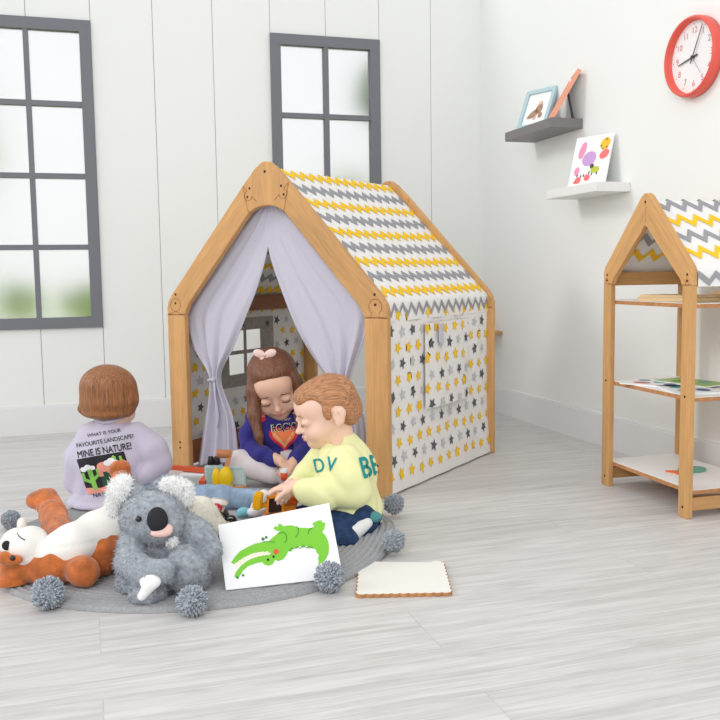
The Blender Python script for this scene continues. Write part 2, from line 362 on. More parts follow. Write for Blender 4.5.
for i,(x0,x1,z0,z1,nc,nr) in enumerate(win):
    t=bpy.data.objects.new('window_%d'%(i+1),None); COL.objects.link(t); t.location=(x0,WY,z0); t['kind']='structure'
    fw=.05; y0,y1=WY-.016,WY+.03; m=MB()
    m.box(x0,x0+fw,y0,y1,z0,z1).box(x1-fw,x1,y0,y1,z0,z1).box(x0+fw,x1-fw,y0,y1,z0,z0+fw).box(x0+fw,x1-fw,y0,y1,z1-fw,z1); m.build('window_frame',FR,t)
    m=MB(); mw=.023
    for k in range(1,nc): c=x0+fw+(x1-x0-2*fw)*k/nc; m.box(c-mw/2,c+mw/2,y0+.003,y1-.004,z0+fw,z1-fw)
    for k in range(1,nr): c=z0+fw+(z1-z0-2*fw)*k/nr; m.box(x0+fw,x1-fw,y0+.004,y1-.005,c-mw/2,c+mw/2)
    m.build('muntin',FR,t)
    MB().box(x0+fw,x1-fw,WY+.010,WY+.016,z0+fw,z1-fw).build('pane',PANE,t)
# garden outside, blurred by the frosted panes
lawn=struct(MB().box(-4,5,WY+1.5,WY+9,-.3,-.25).build('ground',mat('lawn_grass',(170,200,60),.9,var=.2,vscale=8)))
LEAF=mat('bush_leaves',(140,175,45),.8,var=.3,vscale=25); LEAF2=mat('tree_leaves',(105,150,60),.8,var=.3,vscale=25); TRK=mat('bark',(110,90,70),.9)
def bush(x,y,z,r,m,name,label,seed,trunk=False):
    rr=random.Random(seed); b=MB()
    for k in range(260):
        a=Vector((rr.gauss(0,1),rr.gauss(0,1),rr.gauss(0,1))).normalized()*rr.random()**.4; c=Vector((x+a.x*r[0],y+a.y*r[1],z+a.z*r[2])); u=Vector((rr.gauss(0,1),rr.gauss(0,1),rr.gauss(0,1))).normalized(); v=u.orthogonal().normalized(); s=rr.uniform(.03,.05)
        b.add([c-u*s,c+v*s*.5,c+u*s,c-v*s*.5],[(0,1,2,3)])
    t=thing(name,label,'bush' if not trunk else 'tree',(x,y,-.25))
    b.build('foliage',m,t); MB().tube([(x,y,-.25),(x+.03,y,z*.5),(x,y,z)],.03,8,taper=[1,.7,.3]).build('trunk',TRK,t)
bush(.06,5.05,.58,(.19,.15,.10),LEAF,'garden_bush','green bush seen blurred low behind the right column of the tall left window',1)
bush(-.33,5.1,.60,(.10,.12,.08),LEAF,'garden_bush','green bush seen blurred low behind the left column of the tall left window',2)
bush(-.62,5.3,1.45,(.2,.15,.40),LEAF,'garden_tree','pale green tree seen blurred at the left edge of the tall left window',3,True)
bush(1.63,4.85,1.72,(.13,.12,.17),LEAF2,'garden_tree','darker green tree blurred behind the upper right pane of the smaller window',4,True)
bush(1.58,5.35,1.22,(.14,.12,.10),LEAF,'garden_bush','light green bush blurred behind the lower right pane of the smaller window',5)
# ------------------------------------------------------------------ playhouse
HX,HY,HYAW=.5911,2.9706,-.857; HD=.843; HW=.467
FAB_W=(240,238,236)
F_STAR=mat('star_cotton',FAB_W,.9,bump=.15,bscale=500); F_YEL=mat('yellow_print',(248,200,45),.9); F_DG=mat('charcoal_print',(98,98,106),.9); F_LG=mat('light_grey_print',(200,202,206),.9); F_MG=mat('mid_grey_print',(158,158,163),.9)
LAV=mat('lavender_grey_cotton',(202,199,212),.9,bump=.12,bscale=400); F_WG=mat('grey_print_window',(172,166,160),.9,var=.08,vscale=60)
hs=thing('playhouse','wooden framed children playhouse with star walls, zigzag roof and lavender curtains','playhouse',(HX,HY,0),HYAW)
hc,hsn=math.cos(HYAW),math.sin(HYAW)
def HWd(x,y,z): return np.array([HX+x*hc-y*hsn,HY+x*hsn+y*hc,z])
def HLoc(P): P=np.array(P); dx,dy=P[0]-HX,P[1]-HY; return (dx*hc+dy*hsn,-dx*hsn+dy*hc,P[2])
LW=.0846
def zin(x): return 1.006-1.081*abs(x)
def zout(x): return 1.125-1.081*abs(x)
def arc(c,r,a0,a1,n): return [(c[0]+r*math.cos(a0+(a1-a0)*i/n),c[1]+r*math.sin(a0+(a1-a0)*i/n)) for i in range(n+1)]
def gable(y0,y1,nm,front):
    yy=lambda y:(lambda a,b:(a,y,b)); m0,m1=yy(y0),yy(y1)
    g=bpy.data.objects.new(nm,None); 
    for s in(-1,1):
        f=lambda P:[(s*a,b) for a,b in P]
        leg=f([(HW-LW,.0),(HW-.004,0),(HW,.004),(HW,.5755),(HW-LW,.5755)])
        o=MB().prism(leg,m0,m1,bev=.004)
        if front:
            for z in(.085,.105): o.lathe([(.004,0),(.004,.001)],(s*(HW-LW*.5),y0+.0003,z),(0,-1,0),12,1)
        o.build('leg',[W_Z,HOLE],hs,local=True)
        raf=f([(HW,.5765),(HW,.600),(HW-.006,.622),(HW-.022,.6465),(.098,zout(.098)),(.0755,zin(.0755)),(.11,zin(.11)),(.25,zin(.25)),(HW-LW-.018,zin(HW-LW-.018)),(HW-LW-.004,.586),(HW-LW,.5765)])
        o=MB().prism(raf,m0,m1,bev=.004)
        if front:
            for (x,z) in((HW-.045,.650),(HW-.043,.618)): o.lathe([(.0045,0),(.0045,.001)],(s*x,y0+.0003,z),(0,-1,0),12,1)
            P=[(s*(HW-.043)+.024*math.sin(t),y0-.0002,.612+.024*math.cos(t)) for t in np.linspace(-2.5,2.5,24)]
            P=[(s*(HW-LW+.002),y0-.0002,.5766)]+[(s*(HW-.06),y0-.0002,.5775)]+P+[(s*(HW-.03),y0-.0002,.5775),(s*(HW-.002),y0-.0002,.5766)]
            o.tube(sorted([p for p in P[:2]],key=lambda q:q[0])+P[2:26]+sorted([p for p in P[26:]],key=lambda q:q[0]) ,.0008,5,2)
            # puzzle joint near the top
            d=np.array([-.734*s,-.679]); t=np.array([-.679*s,.734]); a=np.array([s*.098,zout(.098)])
            Q=[a+d*.004,a+d*.026]+[a+d*.042+(-t*math.cos(q)+d*math.sin(q))*.016+(-t*.010) for q in np.linspace(-2.2,2.2,16)]+[a+d*.058,a+d*.082]
            o.tube([(p[0],y0-.0002,p[1]) for p in Q],.0008,5,2)
            for p in (a+d*.042-t*.014,a+d*.03+t*.014): o.lathe([(.0042,0),(.0042,.001)],(p[0],y0+.0003,p[1]),(0,-1,0),12,1)
        o.build('rafter',[(W_RR if s>0 else W_RL),HOLE,SEAM],hs,local=True)
    top=[(.0975,zout(.0975)+.0)]+[(.04,zout(.04)-.005)]+arc((0,1.053),.0415,math.radians(40),math.radians(140),9)+[(-.04,zout(.04)-.005),(-.0975,zout(.0975)),(-.0745,zin(.0745))]+arc((0,.8134),.1346,math.radians(122),math.radians(58),11)+[(.0745,zin(.0745))]
    o=MB().prism(top,m0,m1,bev=.004)
    if front: o.lathe([(.0048,0),(.0048,.001)],(0,y0+.0003,1.06),(0,-1,0),12,1)
    o.build('ridge_joint',[W_Z,HOLE],hs,local=True)
gable(0,.024,'f',True); gable(HD-.024,HD,'b',False)
for s in(-1,1):
    xa,xb=sorted((s*(HW-.050),s*(HW-.030)))
    MB().box(xa,xb,.024,HD-.024,.575,.634,bev=.002).build('eave_rail',[OAK_SHADED],hs,local=True)
    MB().box(xa,xb,.024,HD-.024,.018,.100,bev=.002).build('floor_rail',[OAK_SHADED],hs,local=True)
MB().box(-.012,.012,.024,HD-.024,.99,1.05,bev=.002).build('ridge_beam',[W_Y],hs,local=True)
# printed fabric walls: base cloth grid + stars raised a hair on both faces
def star(c,r,a0): return [(c[0]+(r if i%2==0 else r*.45)*math.cos(a0+i*PI/5),c[1]+(r if i%2==0 else r*.45)*math.sin(a0+i*PI/5)) for i in range(10)]
def cloth(fn,u0,u1,v0,v1,nu,nv,holes=()):
    V=[];F=[];id={}
    for i in range(nu+1):
        for j in range(nv+1): id[i,j]=len(V); V.append(fn(u0+(u1-u0)*i/nu,v0+(v1-v0)*j/nv,0))
    for i in range(nu):
        for j in range(nv):
            cu,cv=u0+(u1-u0)*(i+.5)/nu,v0+(v1-v0)*(j+.5)/nv
            if any(a<cu<b and c<cv<d for a,b,c,d in holes): continue
            F.append((id[i,j],id[i+1,j],id[i+1,j+1],id[i,j+1]))
    return V,F
def stars(mb,fn,u0,u1,v0,v1,seed,avoid=(),pu=.070,pv=.052,r=.023):
    rr=random.Random(seed); row=0; v=v1-.02
    while v>v0+.008:
        u=u0+(.012 if row%2==0 else .040); k=0
        while u<u1-.008:
            if not any(a-.01<u<b+.01 and c-.01<v<d+.01 for a,b,c,d in avoid):
                mi=(1 if row%2==0 else (2 if (k+row//2)%2==0 else 3))
                P=[p for p in star((u,v+rr.uniform(-.004,.004)),r*rr.uniform(.9,1.05),rr.uniform(0,1.25))]
                P=[(min(max(a,u0+.001),u1-.001),min(max(b,v0+.001),v1-.001)) for a,b in P]
                for sd in(1,-1): mb.poly([fn(a,b,sd*.0020) for a,b in P],mi)
            u+=pu; k+=1
        v-=pv; row+=1
SM=[F_STAR,F_YEL,F_DG,F_LG,F_WG,LAV]
def wallfn(s):
    def fn(u,v,o):
        fl=max(0,(.25-v))**1.6*(.13 if s>0 else .02); wv=.0014*math.sin(u*34+v*5)+.0003*math.sin(u*61-v*9); fr=math.sin(min(1,max(0,v/.12))*PI/2)
        return (s*(HW-.024+fl+wv)+o,u,v)
    return fn
fr=wallfn(1); mb=MB(); mb.add(*cloth(fr,.0245,HD-.026,.006,.60,90,50)); stars(mb,fr,.0245,HD-.026,.006,.60,3); wr=mb.build('star_wall',SM,hs,True,True)
# roll-up window flap on the right wall
def flap(u,v,o): x,y,z=fr(u,v,0); b=.006+.016*math.sin(max(0,min(1,(u-.28)/.34))*PI)*(.56-v)/.30*.6+.004; return (x+b+o,y,z)
mb=MB(); mb.add(*cloth(flap,.28,.62,.25,.545,24,18)); stars(mb,flap,.28,.62,.25,.545,5)
mb.build('window_flap',SM,wr,True,True)
mb=MB(); mb.prism([(.355,.54),(.385,.54),(.385,.475),(.37,.465),(.355,.475)],lambda a,b:tuple(np.array(flap(a,b,0))+[.012,0,0]),lambda a,b:tuple(np.array(flap(a,b,0))+[.016,0,0])); mb.build('strap',[LAV],wr,False,True)
# left wall with cut-out window, seen from inside
fl_=wallfn(-1); wu0,wu1,wv0,wv1=.235,.60,.27,.545
ho=[(wu0+.075+a*.11,wu0+.075+a*.11+.095,wv0+.05+b*.095,wv0+.05+b*.095+.08) for a in(0,1) for b in(0,1)]
def holefn(): 
    us=sorted(set([.0245,HD-.002]+[x for h in ho for x in h[:2]]+list(np.linspace(.0245,HD-.002,30)))); vs=sorted(set([.006,.60]+[x for h in ho for x in h[2:]]+list(np.linspace(.006,.60,24))))
    V=[];F=[];ix={}
    for i,u in enumerate(us):
        for j,v in enumerate(vs): ix[i,j]=len(V); V.append(fl_(u,v,0))
    for i in range(len(us)-1):
        for j in range(len(vs)-1):
            cu,cv=(us[i]+us[i+1])/2,(vs[j]+vs[j+1])/2
            if any(a<cu<b and c<cv<d for a,b,c,d in ho): continue
            F.append((ix[i,j],ix[i+1,j],ix[i+1,j+1],ix[i,j+1]))
    return V,F
mb=MB(); mb.add(*holefn()); stars(mb,fl_,.0245,HD-.026,.006,.60,9,avoid=[(wu0,wu1,wv0,wv1)])
def bord(a,b,c,d,off=.0016):
    n=8; P=[(a+(b-a)*i/n,c) for i in range(n+1)]+[(b-(b-a)*i/n,d) for i in range(n+1)]
    for sd in(1,-1):
        for i in range(n): 
            u0,u1=a+(b-a)*i/n,a+(b-a)*(i+1)/n; mb.add([fl_(u0,c,sd*off),fl_(u1,c,sd*off),fl_(u1,d,sd*off),fl_(u0,d,sd*off)],[(0,1,2,3)],4)
hu0,hu1,hv0,hv1=ho[0][0],ho[3][1],ho[0][2],ho[3][3]
bord(wu0,hu0,wv0,wv1); bord(hu1,wu1,wv0,wv1); bord(hu0,hu1,wv0,hv0); bord(hu0,hu1,hv1,wv1); bord(ho[0][1],ho[2][0],hv0,hv1); bord(hu0,ho[0][1],ho[0][3],ho[1][2]); bord(ho[2][0],hu1,ho[0][3],ho[1][2])
for c in((wu0+.05,wv1-.02),(wu1-.04,wv1-.03),(wu0+.16,wv1-.022)):
    for sd in(1,-1): mb.poly([fl_(a,b,sd*.0026) for a,b in star(c,.018,.4)],2)
mb.build('star_wall',SM,hs,False,True)
# zigzag roof: two slopes plus a hanging hem
SLL=math.hypot(.467,.505)
def roof(s):
    def fn(u,t,o):      # t distance down the slope from the ridge
        ts=SLL*.972; q=t/ts
        if t<=ts:
            x=.445*q; z=1.082-.455*q; sag=.008*math.sin(PI*q)*math.sin(PI*u/HD)+.0012*math.sin(u*40+t*20)*math.sin(PI*q); d=-sag+o
            return (s*(x+.715*d),u,z+.70*d)
        e=t-ts; w=.002*math.sin(u*38)*min(1,e/.03); return (s*(.445+w+o),u,.627-e)
    return fn
def zig(mb,fn,tc,th,amp,wl,u0,u1,mi,skew=.5,ph=0.):
    n=int((u1-u0)/wl*2)+1; P=[]
    us=[u0+i*wl/2+ (wl*.12*(1 if i%2 else 0)) for i in range(n+1)]
    us=[min(max(u,u0),u1) for u in us]
    for i in range(n):
        for sub in range(3):
            a,b=sub/3,(sub+1)/3; ua=us[i]+(us[i+1]-us[i])*a; ub=us[i]+(us[i+1]-us[i])*b
            if ub-ua<1e-4: continue
            sg=1 if i%2 else -1; ta=tc+amp*sg*(1-2*a); tb=tc+amp*sg*(1-2*b)
            for sd in(1,-1): mb.add([fn(ua,ta-th/2,sd*.0018),fn(ub,tb-th/2,sd*.0018),fn(ub,tb+th/2,sd*.0018),fn(ua,ta+th/2,sd*.0018)],[(0,1,2,3)],mi)
for s in(-1,1):
    fn=roof(s); mb=MB(); V,F=cloth(fn,.0245,HD-.0245,.012,SLL*.972+.066,60,60); mb.add(V,F)
    for k in range(10):
        tc=.036+k*.0735
        zig(mb,fn,tc,.029 if k<9 else .018,.014 if k<9 else .016,.056,.025,HD-.025,1 if k%2==0 else 4)
    mb.build('roof_cloth',[F_STAR,F_YEL,F_DG,F_LG,F_MG],hs,True,True)
# curtains gathered by ties, measured on the front plane
HN=np.array([-hsn,hc,0]); 
def hp(px,py,y=.05): return np.array(HLoc(OP(px,py,HWd(0,y,0),HN)))
def curtain(L,Rr,folds,yoff,name,amps,seed=0,lift=None):
    """L,Rr lists of picture points down the two edges"""
    n=len(L); A=[hp(*p,y=yoff) for p in L]; B=[hp(*p,y=yoff) for p in Rr]; V=[];F=[]; NS=72; NT=14*(n-1)
    def ip(P,t):
        i=min(int(t),n-2); q=t-i; p0,p1,p2,p3=P[max(i-1,0)],P[i],P[i+1],P[min(i+2,n-1)]
        return .5*((2*p1)+(-p0+p2)*q+(2*p0-5*p1+4*p2-p3)*q*q+(-p0+3*p1-3*p2+p3)*q**3)
    for j in range(NT+1):
        t=j/NT*(n-1); a,b=ip(A,t),ip(B,t); i=min(int(t),n-2); am=amps[i]+(amps[i+1]-amps[i])*(t-i)
        for k in range(NS+1):
            s=k/NS; p=a+(b-a)*s; f=math.sin(s*folds*2*PI+seed+.5*math.sin(t*1.7+seed))+.4*math.sin(s*folds*4.3*PI+seed*2+t); p=p+np.array([0,am*f,0]); V.append(p)
    for j in range(NT):
        for k in range(NS): q=j*(NS+1)+k; F.append((q,q+1,q+NS+2,q+NS+1))
    o=obj(name,V,F,[LAV],hs,None,True,True); sm=o.modifiers.new('t','SOLIDIFY'); sm.thickness=.0015; return o
c1=curtain([(268,200),(236,228),(200,270),(178,306),(190,345),(209,378),(203,420),(196,465)],[(271,200),(268,246),(258,285),(246,315),(232,348),(220,378),(234,420),(238,462)],3,.050,'curtain',[.001,.002,.003,.004,.007,.010,.012,.014],1.0)
c2=curtain([(268,200),(268,246),(281,290),(297,330),(315,362),(336,392),(338,425),(340,470)],[(272,200),(300,228),(330,262),(366,300),(366,330),(347,392),(362,420),(364,480)],3,.050,'curtain',[.001,.002,.003,.004,.007,.010,.012,.014],2.0)
def tie(cx,cy,par,r):
    p=hp(cx,cy,.055); mb=MB(); P=[(p[0]+r*math.cos(t),p[1]+r*.9*math.sin(t),p[2]+.006*math.cos(t)) for t in np.linspace(0,2*PI,20,endpoint=False)]; mb.tube(P,.0045,8,closed=True)
    mb.tube([(p[0]+r*.7,p[1]-r*.8,p[2]),(p[0]+r,p[1]-r*1.1,p[2]-.05),(p[0]+r*1.5,p[1]-r,p[2]-.13),(p[0]+r*1.3,p[1]-r*1.1,p[2]-.17)],.004,6); mb.ball((p[0]+r*.6,p[1]-r*.9,p[2]),.009,sub=2)
    mb.build('tie',[LAV],par,True,True)
tie(214.5,379,c1,.024); tie(341,392,c2,.024)
# ------------------------------------------------------------------ rug
RUGM=mat('grey_braided_cord',(164,164,166),.95,bump=.2,bscale=400,var=.07,vscale=200); POM=mat('grey_yarn',(170,176,184),.95,var=.22,vscale=150)
RC=(.30,2.445); RT=.014
A_=[U(x,y,.008)[:2] for x,y in((3,583),(60,604),(120,611),(190,611),(250,605),(320,584),(352,571),(385,552),(398,524))]
M_=np.array([[2*a[0],2*a[1],1] for a in A_]); c_=np.linalg.lstsq(M_,np.array([a[0]**2+a[1]**2 for a in A_]),rcond=None)[0]; RC=(c_[0],c_[1]); RR=math.sqrt(c_[2]+c_[0]**2+c_[1]**2)
print('RUG',RC,RR)
def rugz(x,y):
    # one side of the rug is rucked up next to the sitting toddler
    e=np.array([x,y])-np.array(U(392,540)[:2]); return .028*math.exp(-(e[0]**2+e[1]**2)/.012)
rug=thing('round_rug','round grey braided rug with grey yarn pompoms around its edge','rug',(RC[0],RC[1],0))
V=[];F=[];NR=220;NA=160
for i in range(NR+1):
    rr=RR*i/NR; h=RT-.0055*(1-abs(math.sin(rr/.0165*PI)))
    if i>=NR-1: h=RT*.55 if i==NR-1 else .002
    for k in range(NA): a=2*PI*k/NA; q=rr*(1+.006*math.sin(a*5+1)); x,y=RC[0]+q*math.cos(a),RC[1]+q*math.sin(a); V.append((x,y,h+rugz(x,y)))
for i in range(NR):
    for k in range(NA): F.append((i*NA+k,(i+1)*NA+k,(i+1)*NA+(k+1)%NA,i*NA+(k+1)%NA))
n0=len(V); base=[(v[0],v[1],.0005+rugz(v[0],v[1])) for v in V[-NA:]]; V+=base
for k in range(NA): F.append((n0-NA+k,n0+k,n0+(k+1)%NA,n0-NA+(k+1)%NA))
obj('braided_mat',V,F,[RUGM],rug,None,True)
def pom_mesh(c,r,seed):
    rs=np.random.RandomState(seed); mb=MB(); mb.ball(c,r*.72,sub=2)
    for k in range(420):
        d=rs.randn(3); d/=np.linalg.norm(d); t=np.cross(d,rs.randn(3)); t/=np.linalg.norm(t); b=np.cross(d,t); w=r*.075; L=r*rs.uniform(.88,1.08); p0=np.array(c)+d*r*.55; p1=np.array(c)+d*L*.93+t*r*.05; p2=np.array(c)+d*L+t*r*.06
        mb.add([p0+t*w,p0-t*w*.5+b*w*.87,p0-t*w*.5-b*w*.87,p1+t*w*1.15,p1-t*w*.6+b*w,p1-t*w*.6-b*w,p2],[(0,1,4,3),(1,2,5,4),(2,0,3,5),(3,4,6),(4,5,6),(5,3,6)])
    return mb
for i,(px,py,r) in enumerate(((48,593,.037),(192,601,.034),(329.5,577,.036),(394,541,.030),(394,504,.031),(11,520,.029),(152,604,.010))):
    if r<.02: continue
    c=U(px,py,r*.95+(.012 if px==394 else 0)); pom_mesh(c,r,i+5).build('pompom',[POM],rug,True)
# ------------------------------------------------------------------ boards
CARDW=mat('white_card',(246,246,246),.55); GRN=mat('crocodile_green',(128,205,62),.6); DGR=mat('dark_green_line',(66,140,62),.6); TOOTH=mat('tooth_cream',(250,240,200),.6); CHK=mat('cheek_red',(235,92,72),.6); INK=mat('ink',(35,45,40),.6)
bl,br=U(226,590,RT+.003),U(343,577,RT+.003)
tl=G(218,525,np.dot(bl-C0,CW)+.115); un=br-bl; un/=np.linalg.norm(un); vv=tl-bl; nn=np.cross(un,vv); nn/=np.linalg.norm(nn)
if np.dot(nn,C0-bl)<0: nn=-nn
tr=OP(329,503,bl,nn)
card=thing('picture_card','large white card with a green crocodile picture propped up on the rug','picture card',(bl+br)/2)
def hexa(A,n,t): A=[np.array(a) for a in A]; B=[a-n*t for a in A]; return A+B,[(0,1,2,3),(7,6,5,4),(0,4,5,1),(1,5,6,2),(2,6,7,3),(3,7,4,0)]
mb=MB(); mb.add(*hexa([bl,br,tr,tl],nn,.003)); mb.build('board',[CARDW],card)
def z2(x,y,l): return OP(200+x/4.8,520+y/4.8,bl,nn)+nn*(.0004*l)
croc=[(150,205),(165,180),(190,152),(220,134),(262,114),(300,106),(330,102),(348,84),(372,66),(384,56),(368,52),(352,42),(358,30),(374,32),(376,18),(390,20),(400,30),(420,26),(445,26),(468,36),(500,38),(538,38),(548,30),(538,18),(552,8),(570,2),(586,2),(584,10),(602,14),(600,30),(596,46),(586,56),(604,76),(616,104),(620,134),(616,164),(604,188),(588,204),(566,216),(570,200),(566,182),(572,168),(560,158),(554,140),(540,134),(522,138),(510,124),(494,134),(478,124),(466,138),(450,132),(440,152),(424,150),(414,172),(398,190),(376,198),(360,192),(350,212),(330,220),(308,214),(298,202),(268,208),(232,222),(206,244),(192,268),(180,284),(164,272),(172,250),(196,220),(236,190),(284,174),(330,166),(342,158),(300,152),(256,160),(214,178),(186,198),(162,212)]
mb=MB(); mb.poly([z2(x,y,1) for x,y in croc],0)
def disc(cx,cy,r,mi,l,n=18): mb.poly([z2(cx+r*math.cos(a),cy+r*math.sin(a),l) for a in np.linspace(0,2*PI,n,endpoint=False)],mi)
def stroke(P,w,mi,l):
    for (a,b) in zip(P[:-1],P[1:]):
        d=np.array([b[0]-a[0],b[1]-a[1]],float); L=np.linalg.norm(d); q=np.array([-d[1],d[0]])/L*w/2; mb.add([z2(a[0]+q[0],a[1]+q[1],l),z2(b[0]+q[0],b[1]+q[1],l),z2(b[0]-q[0],b[1]-q[1],l),z2(a[0]-q[0],a[1]-q[1],l)],[(0,1,2,3)],mi)
for i in range(9):
    t=i/8; x=172+t*150; y=211-t*55-math.sin(t*PI)*14; disc(x,y,6.5,2,2,6); disc(x+7,y+12-t*3,5.5,2,2,6)
disc(365,153,13,3,3); disc(326,192,6,4,3); disc(353,177,6,4,3); disc(180,277,6,1,3); disc(207,266,6,1,3); disc(302,92,8,1,2); disc(318,84,7,1,2)
stroke([(372,66),(400,58),(414,72),(416,96),(406,112)],3.5,1,3); stroke([(462,30),(474,46),(470,68),(458,84)],3.5,1,3); stroke([(540,38),(524,48),(518,68)],3.5,1,3); stroke([(300,106),(330,104),(360,108)],3,1,3); stroke([(426,150),(440,134),(452,140),(468,128),(482,138),(496,124),(512,136),(526,126),(546,138)],3,1,3)
mb.build('crocodile_print',[GRN,DGR,TOOTH,CHK,INK],card)
MB().tube([tl-nn*.004+un*.1,(tl+bl)/2-nn*.03+un*.12,bl+un*.13-nn*.085],.004,6).build('stand',[CARDW],card)
# scalloped wooden plate lying on the floor
PL=[U(x,y,.009) for x,y in((357,594),(451,592),(443,562),(360,561))]; pc=sum(PL)/4
plate=thing('scalloped_board','white topped wooden board with scalloped edges and two round ears lying on the floor','board',(pc[0],pc[1],0))
def edge(a,b,n,bump,skip0=0):
    P=[]; a=a[:2]; b=b[:2]; d=b-a; nrm=np.array([d[1],-d[0]])/np.linalg.norm(d)
    for i in range(n):
        for q in range(5): t=(i+q/5)/n; P.append(a+d*t+nrm*abs(math.sin(q/5*PI))*bump)
    return P
P=edge(PL[0],PL[1],11,.004)+edge(PL[1],PL[2],9,.004)
d=PL[3][:2]-PL[2][:2]; nr=np.array([d[1],-d[0]])/np.linalg.norm(d)
for t0,t1,am in((0,.14,.012),(.14,.86,.0),(.86,1,.012)):
    for q in np.linspace(0,1,9)[:-1]: P.append(PL[2][:2]+d*(t0+(t1-t0)*q)+nr*am*math.sin(q*PI)+(nr*-.002 if am==0 else 0))
P+=edge(PL[3],PL[0],9,.004)
mb=MB(); mb.prism([tuple(p) for p in P],lambda a,b:(a,b,.0005),lambda a,b:(a,b,.0085),0); mb.build('plywood_core',[EDGE],plate)
cen=np.mean(P,0); Q=[tuple(cen+(p-cen)*.985) for p in P]; mb=MB(); mb.prism(Q,lambda a,b:(a,b,.0085),lambda a,b:(a,b,.0092)); mb.build('white_face',[mat('warm_white_face',(240,238,230),.5)],plate)
# ------------------------------------------------------------------ wall shelves
SHD=mat('charcoal_shelf',(128,124,124),.45); SHW=mat('white_shelf',(238,238,236),.5)
MB().box(1.85,WX,3.31,3.72,1.302,1.342,bev=.002); sh=thing('wall_shelf','charcoal floating shelf on the right wall holding two photo frames','shelf',(1.925,3.515,1.302))
MB().box(1.85,WX-.0005,3.31,3.725,1.302,1.342,bev=.002).build('shelf_board',[SHD],sh)
sh2=thing('wall_shelf','white floating shelf on the right wall holding one colourful picture','shelf',(1.925,3.155,1.012))
MB().box(1.85,WX-.0005,2.965,3.345,1.012,1.048,bev=.002).build('shelf_board',[SHW],sh2)
# framed pictures lean back against nothing but their own easel; frame given by base centre, facing, tilt
def frame(name,label,cat,base,yaw,tilt,w,h,t,bw,fmat,pic,extra=None,group=None):
    rt=thing(name,label,cat,base,0,group); f=np.array([math.sin(yaw),-math.cos(yaw),0]); rgt=np.array([math.cos(yaw),math.sin(yaw),0]); up=np.array([0,0,1])*math.cos(tilt)-f*math.sin(tilt); n=f*math.cos(tilt)+np.array([0,0,1])*math.sin(tilt); b=np.array(base)
    T=lambda a,c,d:b+rgt*a+up*c+n*d
    def bx(mb,a0,a1,c0,c1,d0,d1,mi=0): mb.add([T(a,c,d) for a in(a0,a1) for c in(c0,c1) for d in(d0,d1)],[(0,1,3,2),(4,6,7,5),(0,4,5,1),(2,3,7,6),(0,2,6,4),(1,5,7,3)],mi); return mb
    if bw: 
        mb=MB(); bx(mb,-w/2,w/2,0,bw,-t,0);bx(mb,-w/2,w/2,h-bw,h,-t,0);bx(mb,-w/2,-w/2+bw,bw,h-bw,-t,0);bx(mb,w/2-bw,w/2,bw,h-bw,-t,0); mb.build('frame_border',[fmat],rt)
    mb=MB(); bx(mb,-w/2+bw,w/2-bw,bw,h-bw,-t,-t*.6 if bw else 0); mb.build('backing' if not bw else 'mount',[CARDW],rt)
    if pic:
        mb=MB(); pic(mb,lambda a,c:T(a,c,(-t*.6 if bw else 0)+.0006)); mb.build('picture',pic.mats,rt)
    if extra!='none':
        q=T(0,h*.62,-t); foot=b+np.array([q[0]-b[0],q[1]-b[1],0])*1.0-f*h*.10; mb=MB(); mb.add([q-rgt*.015,q+rgt*.015,foot+rgt*.02,foot-rgt*.02,q-rgt*.015-f*.003,q+rgt*.015-f*.003,foot+rgt*.02-f*.003,foot-rgt*.02-f*.003],[(0,1,2,3),(7,6,5,4),(0,4,5,1),(1,5,6,2),(2,6,7,3),(3,7,4,0)]); mb.build('easel_back',[mat('easel_grey',(90,92,92),.6)],rt)
    return rt
def blob(mb,T,cx,cy,rx,ry,mi,n=16,rot=0): mb.poly([T(cx+rx*math.cos(a)*math.cos(rot)-ry*math.sin(a)*math.sin(rot),cy+rx*math.cos(a)*math.sin(rot)+ry*math.sin(a)*math.cos(rot)) for a in np.linspace(0,2*PI,n,endpoint=False)],mi)
def pic1(mb,T):
    blob(mb,T,-.012,.072,.030,.018,0,rot=.5); blob(mb,T,.012,.092,.020,.024,0); blob(mb,T,.014,.118,.013,.014,1); blob(mb,T,.028,.06,.012,.014,0); blob(mb,T,-.036,.058,.012,.010,2); blob(mb,T,-.002,.05,.010,.010,1); blob(mb,T,.022,.106,.009,.010,2)
pic1.mats=[mat('photo_brown',(176,140,112),.6),mat('photo_skin',(225,190,165),.6),mat('photo_tan',(200,175,150),.6)]
BLU=mat('pale_blue_frame',(180,206,212),.5); PNK=mat('salmon_frame',(240,168,140),.5)
frame('photo_frame','pale blue photo frame leaning on the charcoal shelf','photo frame',(1.895,3.57,1.343),-1.22,.40,.170,.190,.014,.018,BLU,pic1)
def pic2(mb,T): blob(mb,T,0,.12,.04,.05,0)
pic2.mats=[mat('photo_grey',(205,200,196),.6)]
frame('photo_frame','salmon pink photo frame seen almost edge on at the near end of the charcoal shelf','photo frame',(1.885,3.40,1.343),-1.93,.52,.150,.225,.016,.018,PNK,pic2)
def pic3(mb,T):
    blob(mb,T,-.048,.148,.016,.036,0,rot=-.2); blob(mb,T,-.008,.110,.034,.030,1,rot=.4); blob(mb,T,.058,.165,.022,.026,2,rot=-.5); blob(mb,T,.062,.122,.024,.018,3,rot=.6)
    blob(mb,T,.030,.062,.022,.014,4); blob(mb,T,.012,.078,.010,.010,5); blob(mb,T,-.058,.062,.013,.018,0); blob(mb,T,-.045,.024,.015,.014,3); blob(mb,T,-.002,.032,.015,.014,3); blob(mb,T,-.058,.016,.008,.006,3)
    for a,c in((.04,.158),(.062,.182),(.05,.145),(.068,.15)): blob(mb,T,a,c,.005,.004,5,8)
    for a,c in((.018,.045),(.042,.046),(-.02,.042),(.004,.052),(-.052,.044),(-.034,.04)): blob(mb,T,a,c,.0035,.007,5,8)
